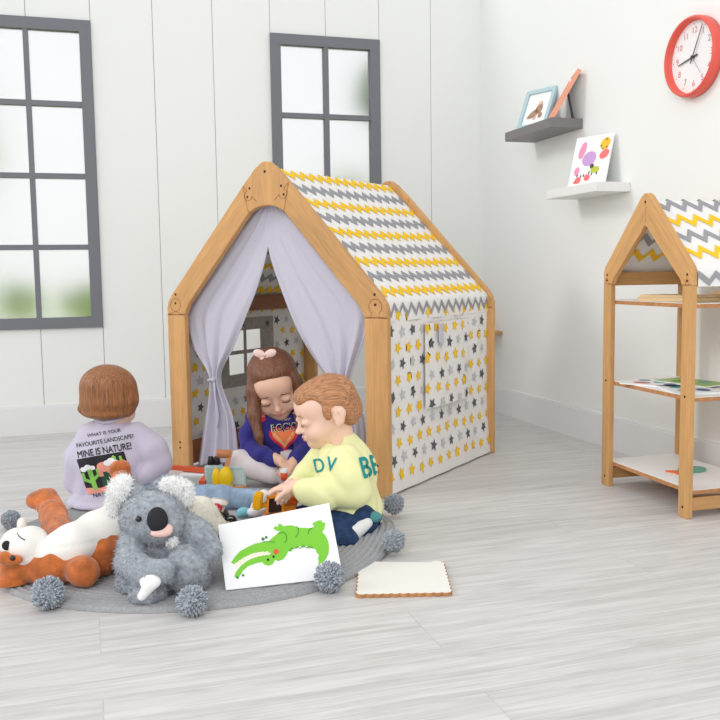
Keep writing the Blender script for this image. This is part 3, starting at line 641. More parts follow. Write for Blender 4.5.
pic3.mats=[mat('print_pink',(238,150,185),.6),mat('print_lilac',(205,160,215),.6),mat('print_yellow',(245,195,50),.6),mat('print_coral',(242,120,120),.6),mat('print_lime',(190,200,70),.6),mat('print_dark',(90,80,70),.6)]
frame('picture_board','white picture board of pink, lilac and yellow animals leaning on the white shelf','picture',(1.90,3.12,1.049),-1.22,.28,.180,.205,.006,0,None,pic3)
# ------------------------------------------------------------------ clock
clk=thing('wall_clock','round coral red wall clock with white dial on the right wall','clock',(WX,2.590,1.423)); cc=np.array([WX,2.590,1.423]); R0=.132
RED=mat('coral_red_plastic',(232,98,86),.35); DIAL=mat('dial_white',(244,243,242),.5); HND=mat('clock_hand',(70,74,76),.5); NUM=mat('numeral_red',(215,120,130),.6); NUG=mat('minute_grey',(150,150,155),.6)
m=MB(); m.lathe([(R0*.93,.0006),(R0,.004),(R0,.030),(R0*.97,.040),(R0*.93,.041),(R0*.905,.036),(R0*.89,.014),(R0*.5,.012)],cc,(-1,0,0),64); m.build('rim',[RED],clk,True)
m=MB(); m.lathe([(R0*.893,.0125),(R0*.893,.0145)],cc,(-1,0,0),64); m.build('dial',[DIAL],clk)
def cp(a,b,d=.0165): return cc+np.array([-d,-a,b])       # a to the viewer's right = -y
for k in range(1,13):
    V2,F2=place_text(str(k),.029,0); an=PI/2-k*PI/6; q=(R0*.66*math.cos(an),R0*.66*math.sin(an)); mm=MB(); mm.add([cp(q[0]+a,q[1]+b,.0152) for a,b in V2],F2); mm.build('numeral',[NUM if k!=7 and k!=2 else NUG],clk)
for k in range(12):
    m=MB(); an=k*PI/6; t=np.array([math.cos(an),math.sin(an)]); s_=np.array([-t[1],t[0]])*.0012; a,b=t*R0*.79,t*R0*.84; m.add([cp(*(a-s_),.0152),cp(*(b-s_),.0152),cp(*(b+s_),.0152),cp(*(a+s_),.0152)],[(0,1,2,3)]); m.build('hour_mark',[NUM],clk)
def hand(name,dx,dy,L,wd,back,dd,mt):
    t=np.array([dx,dy],float); t/=np.linalg.norm(t); s_=np.array([-t[1],t[0]])*wd; m=MB(); m.prism([tuple(-t*back-s_),tuple(t*L-s_*.6),tuple(t*L+s_*.6),tuple(-t*back+s_)],lambda a,b:cp(a,b,dd),lambda a,b:cp(a,b,dd+.0012)); m.build(name,[mt],clk)
hand('hour_hand',-.97,-.17,.078,.003,.022,.019,HND); hand('minute_hand',.46,.93,.108,.0022,.022,.021,HND); hand('second_hand',.55,-.75,.075,.0008,.006,.023,NUG)
MB().lathe([(.005,.016),(.005,.026)],cc,(-1,0,0),16).build('hub',[HND],clk)
# ------------------------------------------------------------------ little oak ledge in the corner
lg=thing('wall_ledge','small oak ledge on the right wall just past the back edge of the playhouse','ledge',(WX-.07,4.16,.402)); MB().box(WX-.14,WX-.0005,4.05,4.29,.402,.418,bev=.002).build('ledge_board',[W_Y],lg)
# ------------------------------------------------------------------ shelf unit
SX,SY,SYAW=1.622,2.104,-.0269; SD=.464; SLN=.30; SE=.715; SA=.945; slw=.044
st=thing('shelf_unit','open oak shelf unit with three white shelves and a zigzag fabric house roof','shelf unit',(SX,SY,0),SYAW)
def sg(x0,x1,front):
    fy=lambda x:(lambda a,b:(x,a,b))
    mid=SD/2
    for s in(0,1):
        m_=lambda P:[((SD-a) if s else a,b) for a,b in P]
        o=MB().prism(m_([(0.003,0),(slw,0),(slw,.6695),(0,.6695),(0,.003)]),fy(x0),fy(x1),bev=.002)
        if front:
            for z in(.032,.353): o.lathe([(.0038,0),(.0038,.0012)],(x0+.0002,(SD-slw/2) if s else slw/2,z),(-1,0,0),12,1)
        o.build('leg',[W_Z,HOLE],st,local=True)
    sl=(SA-.012-SE)/mid
    for s in(0,1):
        m_=lambda P:[((SD-a) if s else a,b) for a,b in P]
        ins=.064
        raf=[(0,.6705),(0,SE-.01),(.006,SE+.008),(mid-.022,SA-.008),(mid-.008,SA),(mid-.0005,SA),(mid-.0005,SA-.098),(mid-.012,SA-.103),(mid-.024,SA-.118),(slw+.012,SE-.028),(slw+.003,SE-.045),(slw,.6705)]
        o=MB().prism(m_(raf),fy(x0),fy(x1),bev=.002)
        if front:
            for z in(.700,.682): o.lathe([(.0038,0),(.0038,.0012)],(x0+.0002,(SD-slw/2) if s else slw/2,z),(-1,0,0),12,1)
            if s==0: o.lathe([(.0042,0),(.0042,.0012)],(x0+.0002,mid,SA-.026),(-1,0,0),12,1)
            q=slw/2; yy_=lambda a:(SD-a) if s else a
            o.tube([(x0-.0002,yy_(slw),.671),(x0-.0002,yy_(q+.004),.671),(x0-.0002,yy_(q+.010),.678),(x0-.0002,yy_(q),.690),(x0-.0002,yy_(q-.010),.678),(x0-.0002,yy_(q-.004),.671),(x0-.0002,yy_(0.001),.671)],.0006,5,2)
        o.build('rafter',[W_Y2 if s==0 else W_Y3,HOLE,SEAM],st,local=True)
sg(0,.018,True); sg(SLN-.018,SLN,False)
for z in(.0834,.352,.618):
    m=MB(); m.box(.018,SLN-.018,.004,SD-.004,z-.013,z-.001,0); m.box(.018,SLN-.018,.004,SD-.004,z-.001,z+.0005,1); m.build('shelf',[EDGE,WHITEB],st,local=True)
for y in(.008,SD-.024): MB().box(.018,SLN-.018,y,y+.016,.022,.060,bev=.001).build('floor_rail',[W_X],st,local=True)
for y in(.004,SD-.020): MB().box(.018,SLN-.018,y,y+.016,.665,.708,bev=.001).build('eave_rail',[W_X],st,local=True)
for s in(0,1):
    mid=SD/2; SL2=math.hypot(mid,SA-SE)
    def fn(u,t,o,s=s):
        if t<=SL2: q=t/SL2; y=mid-(mid+.002)*q; z=SA-.018-(SA-SE-.012)*q; y-=.7*o; z+=.7*o
        else: y=-.002-o; z=SE-.006-(t-SL2)
        return (u,(SD-y) if s else y,z)
    mb=MB(); mb.add(*cloth(fn,.0185,SLN-.0185,.006,SL2+.043,14,24))
    for k in range(5): zig(mb,fn,.030+k*.072 if k<4 else SL2+.020,.027 if k<4 else .020,.018 if k<4 else .012,.056,.019,SLN-.019,4 if k%2==0 else 1)
    mb.build('roof_cloth',[F_STAR,F_YEL,F_DG,F_LG,F_MG],st,True,True)
def sw(x,y,z): return np.array([SX+x*math.cos(SYAW)-y*math.sin(SYAW),SY+x*math.sin(SYAW)+y*math.cos(SYAW),z])
# things on the unit
PALE=wood('pale_pine',(226,196,150),(PI/2,0,0))
b_=sw(.10,.18,.6188); t=thing('wooden_box','flat pale wooden box on the top shelf of the shelf unit','box',b_,.2)
MB().box(-.055,.07,-.10,.13,0,.012,bev=.001).build('tray',[PALE],t,local=True); MB().box(-.05,.065,-.095,.125,.012,.019,bev=.001).build('lid',[PALE],t,local=True)
b_=sw(.20,.12,.6188); t=thing('wooden_block','small square pale wooden frame at the right end of the top shelf','wooden block',b_,.3); MB().box(-.03,.03,-.05,.05,0,.02).box(-.02,.02,-.03,.03,.02,.03,bev=.002).build('block_body',[PALE],t,local=True)
def booklet(x,y,w,h,rz,z,label,cover,patches):
    b_=sw(x,y,z); t=thing('picture_book',label,'book',b_,rz,'thin picture books on the middle shelf'); MB().box(-w/2,w/2,-h/2,h/2,0,.0035).build('pages',[CARDW],t,local=True); mb=MB(); mb.box(-w/2-.001,w/2+.001,-h/2-.001,h/2+.001,.0035,.0045)
    for (cx,cy,rx,ry,mi) in patches: mb.poly([(cx+rx*math.cos(a),cy+ry*math.sin(a),.0049) for a in np.linspace(0,2*PI,14,endpoint=False)],mi)
    mb.build('cover',[mat('cover',cover,.4),mat('cv_teal',(80,165,180),.5),mat('cv_red',(205,90,80),.5),mat('cv_green',(110,165,75),.5),mat('cv_navy',(70,90,140),.5)],t,local=True)
booklet(.10,.30,.14,.19,.5,.3526,'thin white picture book with teal and red patches at the left of the middle shelf',(238,240,240),[(-.03,.04,.02,.03,2),(.02,.0,.03,.02,1),(-.02,-.05,.025,.02,4),(.03,.06,.02,.02,1)])
booklet(.10,.14,.14,.17,-.3,.3526,'thin pale picture book with navy patch nearest the front leg',(225,232,235),[(-.02,.03,.03,.02,1),(.03,-.03,.02,.03,4),(-.03,-.04,.02,.02,3)])
booklet(.19,.25,.12,.20,.2,.3576,'thin green picture book lying on top at the back of the middle shelf',(150,185,95),[(-.02,.03,.02,.03,3),(.02,-.03,.02,.02,1)])
b_=sw(.155,.215,.0838); t=thing('fish_toy','flat toy in teal green and orange lying on the bottom shelf','toy',b_,.2)
mb=MB(); mb.prism([(.05*math.cos(a)+.02,.035*math.sin(a)) for a in np.linspace(0,2*PI,24,endpoint=False)],lambda a,b:(a,b,0),lambda a,b:(a,b,.006)); mb.build('toy_body',[mat('toy_teal',(110,175,150),.5)],t,local=True)
mb=MB(); mb.prism([(-.02,0),(-.065,.03),(-.055,0),(-.065,-.02)],lambda a,b:(a,b,0),lambda a,b:(a,b,.0055)); mb.build('tail',[mat('toy_orange',(225,110,50),.5)],t,local=True)
# ------------------------------------------------------------------ small toys on the rug
YEL=mat('yellow_plastic',(245,205,30),.35); ORG=mat('orange_plastic',(246,150,30),.35); ORD=mat('deep_orange_plastic',(232,105,35),.35); BLK=mat('black_plastic',(40,38,40),.4); MINT=mat('mint_blue_paint',(176,208,212),.5); REDW=mat('red_orange_wood',(222,98,62),.5); SKYB=mat('sky_blue_plastic',(130,205,220),.4); SILV=mat('silver_plastic',(205,208,212),.35); TERRA=mat('terracotta_wood',(214,150,105),.5)
def rz0(P): return (P[0],P[1],0)
D1=2.95
t=thing('folding_ruler','red orange wooden strip frame beside the left front leg of the playhouse','wooden toy',U(196,474,.045)); mb=MB()
def bar(mb,a,b,w,tz=.010,mi=0):
    a,b=np.array(a),np.array(b); d=(b-a)/np.linalg.norm(b-a); s_=np.cross(d,[0,0,1]); s_/=np.linalg.norm(s_); u_=np.cross(s_,d); mb.add([p+s_*w/2*i+u_*tz/2*j for p in(a,b) for i,j in((-1,-1),(1,-1),(1,1),(-1,1))],[(0,1,2,3),(7,6,5,4),(0,4,5,1),(1,5,6,2),(2,6,7,3),(3,7,4,0)],mi); return mb
bar(mb,U(169,467,.050),U(214,471,.048),.022,.014); mb.build('long_bar',[REDW],t); mb=MB(); bar(mb,U(213,470,.048),U(202,483,.030),.022,.014); mb.build('short_bar',[REDW],t)
t=thing('toy_crate','flat white and grey box behind the red orange strip','box',rz0(U(198,474,.03)),-.35); MB().box(-.06,.06,-.05,.05,0.001,.030,bev=.002).build('crate_body',[mat('crate_grey',(205,208,205),.6)],t,local=True); MB().box(-.056,.056,-.046,.046,.030,.038,bev=.002).build('crate_lid',[CARDW],t,local=True)
def pip(name,label,cat,px,py,d,z,col=None): return thing(name,label,cat,(G(px,py,d)[0],G(px,py,d)[1],z))
# yellow hand-cranked toy with a wooden arm
q=U(223,489,RT); t=thing('toy_digger','yellow toy with two rounded lobes and a raised wooden arm','toy',q); dq=np.dot(q-C0,CW); s_=FPX/dq
X=lambda a,b,c:q+EX*a+EY*b+EZ*c
mb=MB(); mb.lathe([(.030,0),(.034,.006),(.032,.014),(.02,.018)],q,(0,0,1),28); mb.ball(X(-.020,-.004,.038),(.015,.017,.034),sub=3); mb.ball(X(.012,-.01,.040),(.024,.020,.038),sub=3); mb.build('base',[YEL],t,True)
mb=MB(); bar(mb,X(-.004,-.004,.015),X(.030,.0,.128),.018,.014); mb.build('arm',[TERRA],t)
mb=MB(); mb.lathe([(.013,-.02),(.014,-.018),(.014,.022),(.013,.024)],X(.004,0,.118),tuple(EX*1+EZ*-.05),20); mb.build('roller',[mat('roller_wood',(198,128,84),.5)],t,True)
q=U(228,470,0); 
for i,(px,lab) in enumerate(((211,'black tapered cup standing left of the yellow toy'),(217,'black tapered cup just behind the wooden arm of the yellow toy'))):
    b_=G(px,464.5,2.98); t=thing('stacking_cup',lab,'cup',(b_[0],b_[1],b_[2]),0,'black cups beside the yellow toy'); MB().lathe([(.011,0),(.013,.002),(.009,.026),(.0075,.027),(.010,.004)],b_,(0,0,1),18).build('cup_body',[BLK],t,True); MB().lathe([(.0132,-.004),(.0132,.0)],b_,(0,0,1),18).build('rim',[SILV],t)
b_=G(214,464.5,2.98); t=thing('toy_stand','pale blue block under the two black cups','block',(b_[0],b_[1],0)); hb=b_[2]-.004; MB().box(b_[0]-.03,b_[0]+.03,b_[1]-.02,b_[1]+.02,RT+.002,hb,bev=.003).build('block_body',[MINT],t)
q=U(238,485,RT); t=thing('wooden_cube','mint blue wooden cube with rounded edges between the yellow toy and the girl','cube',q,YAW+.12); MB().box(-.029,.029,-.026,.028,.001,.066,bev=.003).build('cube_body',[MINT],t,local=True); MB().box(-.021,.021,-.0268,-.026,.010,.056).build('face_panel',[mat('pale_mint',(200,222,222),.5)],t,local=True)
q=U(236,489,RT); t=thing('wooden_plank','short terracotta wooden plank lying in front of the mint cube','plank',q,YAW+.5); MB().box(-.035,.035,-.008,.012,.001,.008,bev=.001).build('plank_board',[TERRA],t,local=True)
# orange toy digger held by the toddler
q=U(279,523,RT); t=thing('toy_truck','orange and yellow toy construction truck under the hands of the toddler','toy truck',q); X=lambda a,b,c:q+EX*a+EY*b+EZ*(c*1.2)
def rbox(mb,c,h,rot=0,mi=0,bev=.004):
    bm=bmesh.new(); bmesh.ops.create_cube(bm,size=2)
    for v in bm.verts: v.co=Vector((v.co.x*h[0],v.co.y*h[1],v.co.z*h[2]))
    bmesh.ops.bevel(bm,geom=bm.edges[:],offset=bev,segments=2,affect='EDGES'); R=np.array([EX*math.cos(rot)+EZ*math.sin(rot),EY,-EX*math.sin(rot)+EZ*math.cos(rot)]).T
    Mx=Matrix.Identity(4)
    for i in range(3):
        for j in range(3): Mx[i][j]=R[i,j]
        Mx[i][3]=c[i]
    mb.bm(bm,mi,Mx); return mb
mb=MB(); rbox(mb,X(.0,0,.022),(.045,.030,.010),.18); rbox(mb,X(.030,0,.040),(.020,.026,.016),.2); mb.build('chassis',[ORG],t)
mb=MB(); rbox(mb,X(-.008,-.004,.048),(.024,.022,.018),.15,0); mb.build('cab_window',[mat('dark_window',(60,38,30),.25)],t)
mb=MB()
for a in(-.030,.014): bar(mb,X(a,-.028,.03),X(a+.004,-.028,.07),.007,.007)
bar(mb,X(-.030,-.028,.068),X(.018,-.028,.072),.007,.007); rbox(mb,X(-.006,0,.071),(.027,.026,.004),.1); mb.build('cab_frame',[ORG],t)
mb=MB(); rbox(mb,X(-.058,.0,.055),(.012,.026,.022),-.15); rbox(mb,X(-.050,.0,.042),(.020,.012,.006),.3); mb.build('bucket',[mat('amber_plastic',(250,185,25),.35)],t)
mb=MB(); rbox(mb,X(.038,-.01,.055),(.018,.016,.012),.3); mb.build('engine_cover',[ORD],t)
for a in(-.026,.030):
    for b in(-.030,.030): MB().lathe([(.006,-.006),(.014,-.006),(.015,0),(.014,.006),(.006,.006)],X(a,b,.0155),tuple(EY),20).build('wheel',[BLK],t,True)
q=U(249,519,RT); t=thing('toy_scoop','sky blue and white plastic toy behind the crocodile card','toy',q); X=lambda a,b,c:q+EX*a+EY*b+EZ*c
MB().ball(X(-.018,.02,.016),(.020,.016,.014),sub=3).ball(X(-.028,.014,.010),(.010,.010,.008),sub=2).build('toy_head',[SKYB],t,True); MB().ball(X(.016,.02,.016),(.026,.018,.015),sub=3).build('toy_body',[mat('milk_white',(236,240,244),.4)],t,True)
# small car behind the koala
q=U(220,530,RT); t=thing('toy_car','small white toy car with a red seat and black wheels','toy car',q); X=lambda a,b,c:q+EX*a*1.15+EY*b+EZ*c*1.12
mb=MB(); rbox(mb,X(-.010,.01,.050),(.022,.024,.016),-.35,0,.008); rbox(mb,X(-.002,.012,.068),(.024,.022,.006),-.2,0,.004); mb.build('body',[mat('car_cream',(240,232,225),.4)],t,True)
mb=MB(); mb.ball(X(-.006,-.012,.058),(.017,.012,.014),sub=3); mb.build('seat',[mat('seat_red',(200,35,55),.4)],t,True)
mb=MB(); rbox(mb,X(.004,.0,.034),(.018,.022,.016),-.3,0,.005); mb.build('chassis',[BLK],t)
for a,b in((.002,-.024),(.024,-.012),(.002,.03),(.024,.034)):
    mb=MB(); mb.lathe([(.005,-.005),(.014,-.005),(.0155,0),(.014,.005),(.005,.005)],X(a,b,.0155),tuple(EY*.9+EX*.3),22); wl=mb.build('wheel',[BLK],t,True); mb=MB(); P=[X(a,b,.0155)-(EY*.9+EX*.3)*.0058+(EZ*math.cos(w_)+EX*math.sin(w_))*.0095 for w_ in np.linspace(0,2*PI,20,endpoint=False)]; mb.tube(P,.002,6,closed=True); mb.build('hub_ring',[CARDW],wl,True)
# cup beside the girl's hand
b_=G(284,478,2.82); t=thing('drinking_cup','small pale plastic cup with a red base beside the hand of the girl','cup',(b_[0],b_[1],b_[2]-.006)); b0=b_-EZ*.006
MB().lathe([(.009,0),(.012,.036),(.0112,.036),(.0085,.0015)],b0,(0,0,1),24).build('cup_body',[mat('cup_plastic',(232,236,236),.3)],t,True); MB().lathe([(.0092,-.002),(.0118,.024)],b0,(0,0,1),24).build('cup_base',[mat('red_cup_base',(225,85,45),.3)],t,True)
# ------------------------------------------------------------------ people
SKIN=mat('skin',(244,204,182),.5,sss=.12,spec=.35); SKIN2=mat('skin_warm',(236,190,166),.5,sss=.12,spec=.35); LIP=mat('lips',(214,128,120),.45); LASH=mat('lash',(70,48,40),.7); BROW=mat('brow',(170,125,92),.8)
def haircol(n,c,st=(1,1,.07)): return mat(n,c,.45,bump=.35,bscale=420,var=.26,vscale=240,stretch=st,spec=.5)
def V3(*a): return np.array(a,float)
def head(o,R,s,k=.012,nose=1.0):
    T=lambda x,y,z: o+R@(V3(x,y,z)*s)
    e=lambda c,r,kk=k,op=1: E(T(*c),V3(*r)*s,R,kk*s,op)
    P=[e((0,.014,.024),(.069,.080,.068)),e((0,-.022,-.030),(.054,.056,.052),.03),e((0,-.046,.030),(.050,.034,.040),.02)]
    for x in(-1,1): P+=[e((x*.032,-.050,-.038),(.025,.024,.024),.018)]
    P+=[e((0,-.060,-.070),(.018,.016,.014),.016),e((0,-.030,-.066),(.036,.040,.022),.02)]
    for x in(-1,1): P+=[e((x*.030,-.084,.000),(.017,.010,.011),.010,-1),e((x*.030,-.069,-.001),(.0145,.0125,.0105),.004)]
    P+=[Cn(T(0,-.074,.006),T(0,-.083,-.018),.006*s,.008*s,.008*s),e((0,-.088*nose,-.024),(.0098,.0098,.0082),.006)]
    for x in(-1,1): P+=[e((x*.009,-.080,-.027),(.0062,.007,.0055),.004)]
    P+=[e((0,-.074,-.046),(.019,.010,.010),.010),e((0,-.0835,-.0455),(.012,.0035,.0034),.0025),e((0,-.0810,-.0530),(.0105,.0045,.0040),.0025),e((0,-.088,-.0490),(.014,.004,.0012),.002,-1)]
    for x in(-1,1):
        ez=rotm(0,0,0,R); P+=[E(T(x*.069,.014,-.012),V3(.0075,.0165,.024)*s,R,.004*s),E(T(x*.069,.020,-.004),V3(.0085,.018,.018)*s,R,.004*s),E(T(x*.0785,.010,-.008),V3(.0055,.009,.014)*s,R,.003*s,-1),E(T(x*.069,.006,-.028),V3(.006,.008,.009)*s,R,.004*s)]
    return P,T
def facial(parent,T,R,s,look=1,sides=(-1,1),brow=BROW):
    for x in sides:
        mb=MB(); mb.tube([T(x*.030+dx,-.0825+.5*dx*dx*60*.03+abs(dx)*.22,-.0055-.0035*math.cos(dx/.0135*PI/2)) for dx in np.linspace(-.0135,.0135,11)],.0013*s,6,taper=[.4,.8,1,1,1,1,1,1,1,.8,.4]); mb.build('eyelashes',[LASH],parent,True)
        mb=MB(); mb.tube([T(x*.031+dx,-.0815+abs(dx+.006*x*0)*.30,.019+.0035*math.cos(dx/.018*PI/2)) for dx in np.linspace(-.017,.017,9)],.0016*s,6,taper=[.3,.7,1,1,1,1,.9,.6,.3]); mb.build('eyebrow',[brow],parent,True)
    mb=MB(); mb.ball(T(0,-.0838,-.0455),V3(.0118,.0034,.0030)*s,0,3,R).ball(T(0,-.0815,-.0530),V3(.0102,.0042,.0036)*s,0,3,R); mb.build('lips',[LIP],parent,True)
def hand(w,d,n,s=1.0,curl=.5,side=1,spread=.06):
    d=np.array(d,float); d/=np.linalg.norm(d); n=np.array(n,float); n-=d*np.dot(d,n); n/=np.linalg.norm(n); b=np.cross(d,n)*side; w=np.array(w); P=[]
    for i,(L,cz) in enumerate(((.030,.0),(.034,.003),(.031,.001),(.024,-.003))):
        q=(.0150-.0102*i)*s; r=(.0062,.0062,.0059,.0052)[i]*s
        kn=w+d*(.040+cz)*s+b*q; P.append(Cn(w+d*.006*s+b*q*.6,kn,.0095*s,.0078*s,.006*s)); p=kn; dd=d+b*(.5-i*.33)*spread; a=curl*.45
        for j,f in enumerate((.45,.32,.23)):
            v=dd*math.cos(a)+n*math.sin(a); v/=np.linalg.norm(v); p2=p+v*L*f*s; P.append(Cn(p,p2,r*(1-.08*j),r*(1-.08*(j+1)),.0015)); p=p2; a+=curl*(.75 if j==0 else .5)
    p=w+d*.010*s+b*.012*s; v=b*.75+d*.62+n*.30; v/=np.linalg.norm(v); p2=p+v*.022*s; v2=d*.85+b*.30+n*.45; v2/=np.linalg.norm(v2); p3=p2+v2*.015*s; p4=p3+(v2+n*.3)/1.05*.011*s
    P+=[Cn(p,p2,.0092*s,.0075*s,.005),Cn(p2,p3,.0068*s,.0062*s,.0015),Cn(p3,p4,.0060*s,.0052*s,.0015)]
    return P
def person(name,label,px,py):
    g=U(px,py,RT); return thing(name,label,'person',(g[0],g[1],RT))
def cs(f,*ds):
    return lambda X,Y,Z: sum(d(X,Y,Z) for d in ds)
TEAL=mat('teal_print',(28,150,150),.8)
def textdecal(garment,txt,size,c,rot,matl,dirn=None,lift=.0016,ws=1.0,name='lettering',bold=.006):
    V2,F2=place_text(txt,size,bold); ux=EX*math.cos(rot)+EZ*math.sin(rot); uy=-EX*math.sin(rot)+EZ*math.cos(rot); b=bvh_of(garment)
    V2=np.array(V2)*[ws,1]; P=drape(V2,b,c,ux,uy,(np.array(c)-C0)/np.linalg.norm(np.array(c)-C0) if dirn is None else dirn,lift); return obj(name,[p if p[0]<8 else tuple(c) for p in P],keep(P,F2),[matl],garment)
def artdecal(garment,polys,mats,c,rot,scale,name,lift=.0014,dirn=None):
    """polys: (points in artwork units, material index, layer)"""
    ux=EX*math.cos(rot)+EZ*math.sin(rot); uy=-EX*math.sin(rot)+EZ*math.cos(rot); b=bvh_of(garment); mb=MB()
    for pts,mi,ly in polys:
        bm=bmesh.new(); f=bm.faces.new([bm.verts.new((x*scale,y*scale,0)) for x,y in pts]); bmesh.ops.triangulate(bm,faces=[f])
        for _ in range(5):
            ed=[e for e in bm.edges if e.calc_length()>.012]
            if ed: bmesh.ops.subdivide_edges(bm,edges=ed,cuts=1)
            bmesh.ops.triangulate(bm,faces=bm.faces[:])
        bm.verts.index_update(); P=drape([(v.co.x,v.co.y) for v in bm.verts],b,c,ux,uy,(np.array(c)-C0)/np.linalg.norm(np.array(c)-C0) if dirn is None else dirn,lift+.0007*ly); F=[[v.index for v in f.verts] for f in bm.faces]; bm.free(); F=keep(P,F); mb.add([p if p[0]<8 else tuple(c) for p in P],F,mi)
    return mb.build(name,mats,garment)
B3_=np.array([EX,EY,EZ]).T
# ---- toddler in yellow
d0=2.44; J=lambda x,y,d=0.: G(x,y,d0+d)
tod=person('person','toddler in a yellow sweatshirt and dark jeans sitting sideways and pushing a toy truck',350,540)
Rh=rotm(math.radians(-72),math.radians(19),math.radians(0)); ho=J(325.5,411,-.01); P,T=head(ho,Rh,.99,nose=1.02)
wr=J(296,486,-.07); wr2=J(290,486,.0)
P+=[Cn(J(338,430,.0),J(341,452,.01),.040,.044,.02)]+chain([J(340,455,.01),J(345,490,.01),J(350,515,.01)],[.055,.07,.07],.02)
P+=chain([J(342,458,-.08),J(362,489,-.085),wr],[.032,.026,.019],.008)+chain([J(320,458,.08),J(302,482,.09),wr2],[.030,.026,.019],.008)
P+=hand(wr,J(266,489,-.06)-wr,-EZ+EX*.1,1.05,.42,1)
P+=hand(wr2,J(280,502,-.03)-wr2,-EX*.3-EZ*.6+EY*.3,.85,.8,-1)
P+=chain([J(356,516,-.03),J(312,532,-.08),J(346,540,-.10)],[.045,.032,.016],.01)+chain([J(352,516,.06),J(308,520,.10),J(345,535,.04)],[.045,.035,.026],.01)
body=soft('body',P,[SKIN],tod,.0026)
facial(body,T,Rh,.99)
HAIR=haircol('auburn_hair',(180,126,86),(.08,1,1)); e=lambda c,r,k=.01,op=1:E(T(*c),V3(*r)*.99,Rh,k,op)
hp_=[e((0,.018,.028),(.072,.083,.071)),e((0,-.036,.060),(.050,.039,.029),.02),e((0,.050,-.018),(.060,.052,.050),.02),e((0,-.105,-.018),(.085,.064,.066),.008,-1),e((.0,.03,-.098),(.1,.09,.040),.01,-1)]
for x in(-1,1): hp_+=[e((x*.066,-.050,.024),(.034,.030,.034),.012,-1),e((x*.082,.004,-.018),(.022,.032,.034),.006,-1),e((x*.066,-.014,.006),(.009,.010,.018),.010)]
soft('hair',hp_,[HAIR],body,.0028,disp=cs(0,sines(.0030,80,6,axis=EX*.6-EZ*.8)))
YS=mat('yellow_sweatshirt',(240,241,180),.95,bump=.12,bscale=300,sheen=.2)
P=[E(J(343,462,.0),(.074,.098,.058),np.array([EX,EY,EZ]).T,.03),E(J(345,490,.01),(.092,.105,.085),np.array([EX,EY,EZ]).T,.03),E(J(350,508,.01),(.088,.105,.052),np.array([EX,EY,EZ]).T,.03),
   E(J(353,471,.0),(.066,.088,.078),B3_,.03),E(J(352,519,.01),(.080,.098,.022),np.array([EX,EY,EZ]).T,.008)]
P+=[Cn(J(338,447,.0),J(341,455,.0),.054,.062,.02)]
P+=chain([J(343,460,-.08),J(353,478,-.098),J(358,491,-.092)],[.045,.046,.045],.016)+chain([J(358,491,-.092),J(328,494,-.09),J(308,491,-.078)],[.045,.043,.037],.012)+[Cn(J(308,491,-.078),J(301,490,-.072),.027,.026,.004)]
P+=chain([J(322,459,.07),J(306,477,.09),J(297,486,.03)],[.043,.040,.032],.014)
P+=[E(J(337,441,-.005),(.034,.034,.034),None,.006,-1)]
sh=soft('sweatshirt',P,[YS],tod,.0042,disp=cs(0,sines(.007,42,3),creases(.005,24,3)))
P_=[]
nk=[]
for a in np.linspace(0,2*PI,28,endpoint=False): nk.append(J(338,441,.0)+EX*.047*math.cos(a)+EY*.047*math.sin(a)+EZ*(-.012+.016*math.cos(a)))
MB().tube(nk,.0065,8,closed=True).build('neck_rib',[YS],sh,True)
textdecal(sh,'BE',.080,J(370.5,467,-.2),math.radians(14),TEAL,None,ws=.62,bold=.022,lift=.0032); textdecal(sh,'DS',.012,J(379,483,-.2),math.radians(8),TEAL)
textdecal(sh,'D',.054,J(319,466,-.2),math.radians(12),TEAL,ws=.75,bold=.02); textdecal(sh,'V',.054,J(331,465,-.2),math.radians(-10),TEAL,ws=.75,bold=.02)
JN=mat('dark_denim',(44,66,104),.85,bump=.3,bscale=500,var=.2,vscale=60); LJ=mat('light_denim',(146,168,192),.85,bump=.3,bscale=500,var=.16,vscale=22); SOCK=mat('white_sock',(240,240,238),.9)
P=[E(J(352,518,.01),(.085,.095,.045),np.array([EX,EY,EZ]).T,.02)]+chain([J(358,522,-.05),J(312,532,-.08)],[.056,.046],.02)+chain([J(312,532,-.08),J(345,540,-.11)],[.044,.036],.01)+chain([J(352,518,.06),J(308,520,.10)],[.055,.046],.02)+chain([J(308,520,.10),J(338,533,.04)],[.044,.034],.01)
floor_cut=lambda z:(lambda X,Y,Z: np.where(Z<z,(z-Z)*1.0,0)*3)
soft('jeans',P,[JN],tod,.0042,disp=cs(0,creases(.004,34,13),sines(.004,55,13),floor_cut(RT+.002)))
soft('undershirt_hem',[Cn(J(352,524,-.085),J(368,521,-.07),.016,.013)],[SOCK],tod,.004)
sk=soft('sock',[Cn(J(344,540,-.11),J(366,523,-.085),.024,.018,.006)],[SOCK],tod,.004); soft('sock_toe',[E(J(374.5,517,-.075),(.020,.018,.015),np.array([EX,EY,EZ]).T)],[mat('teal_sock',(86,150,152),.9)],sk,.004)
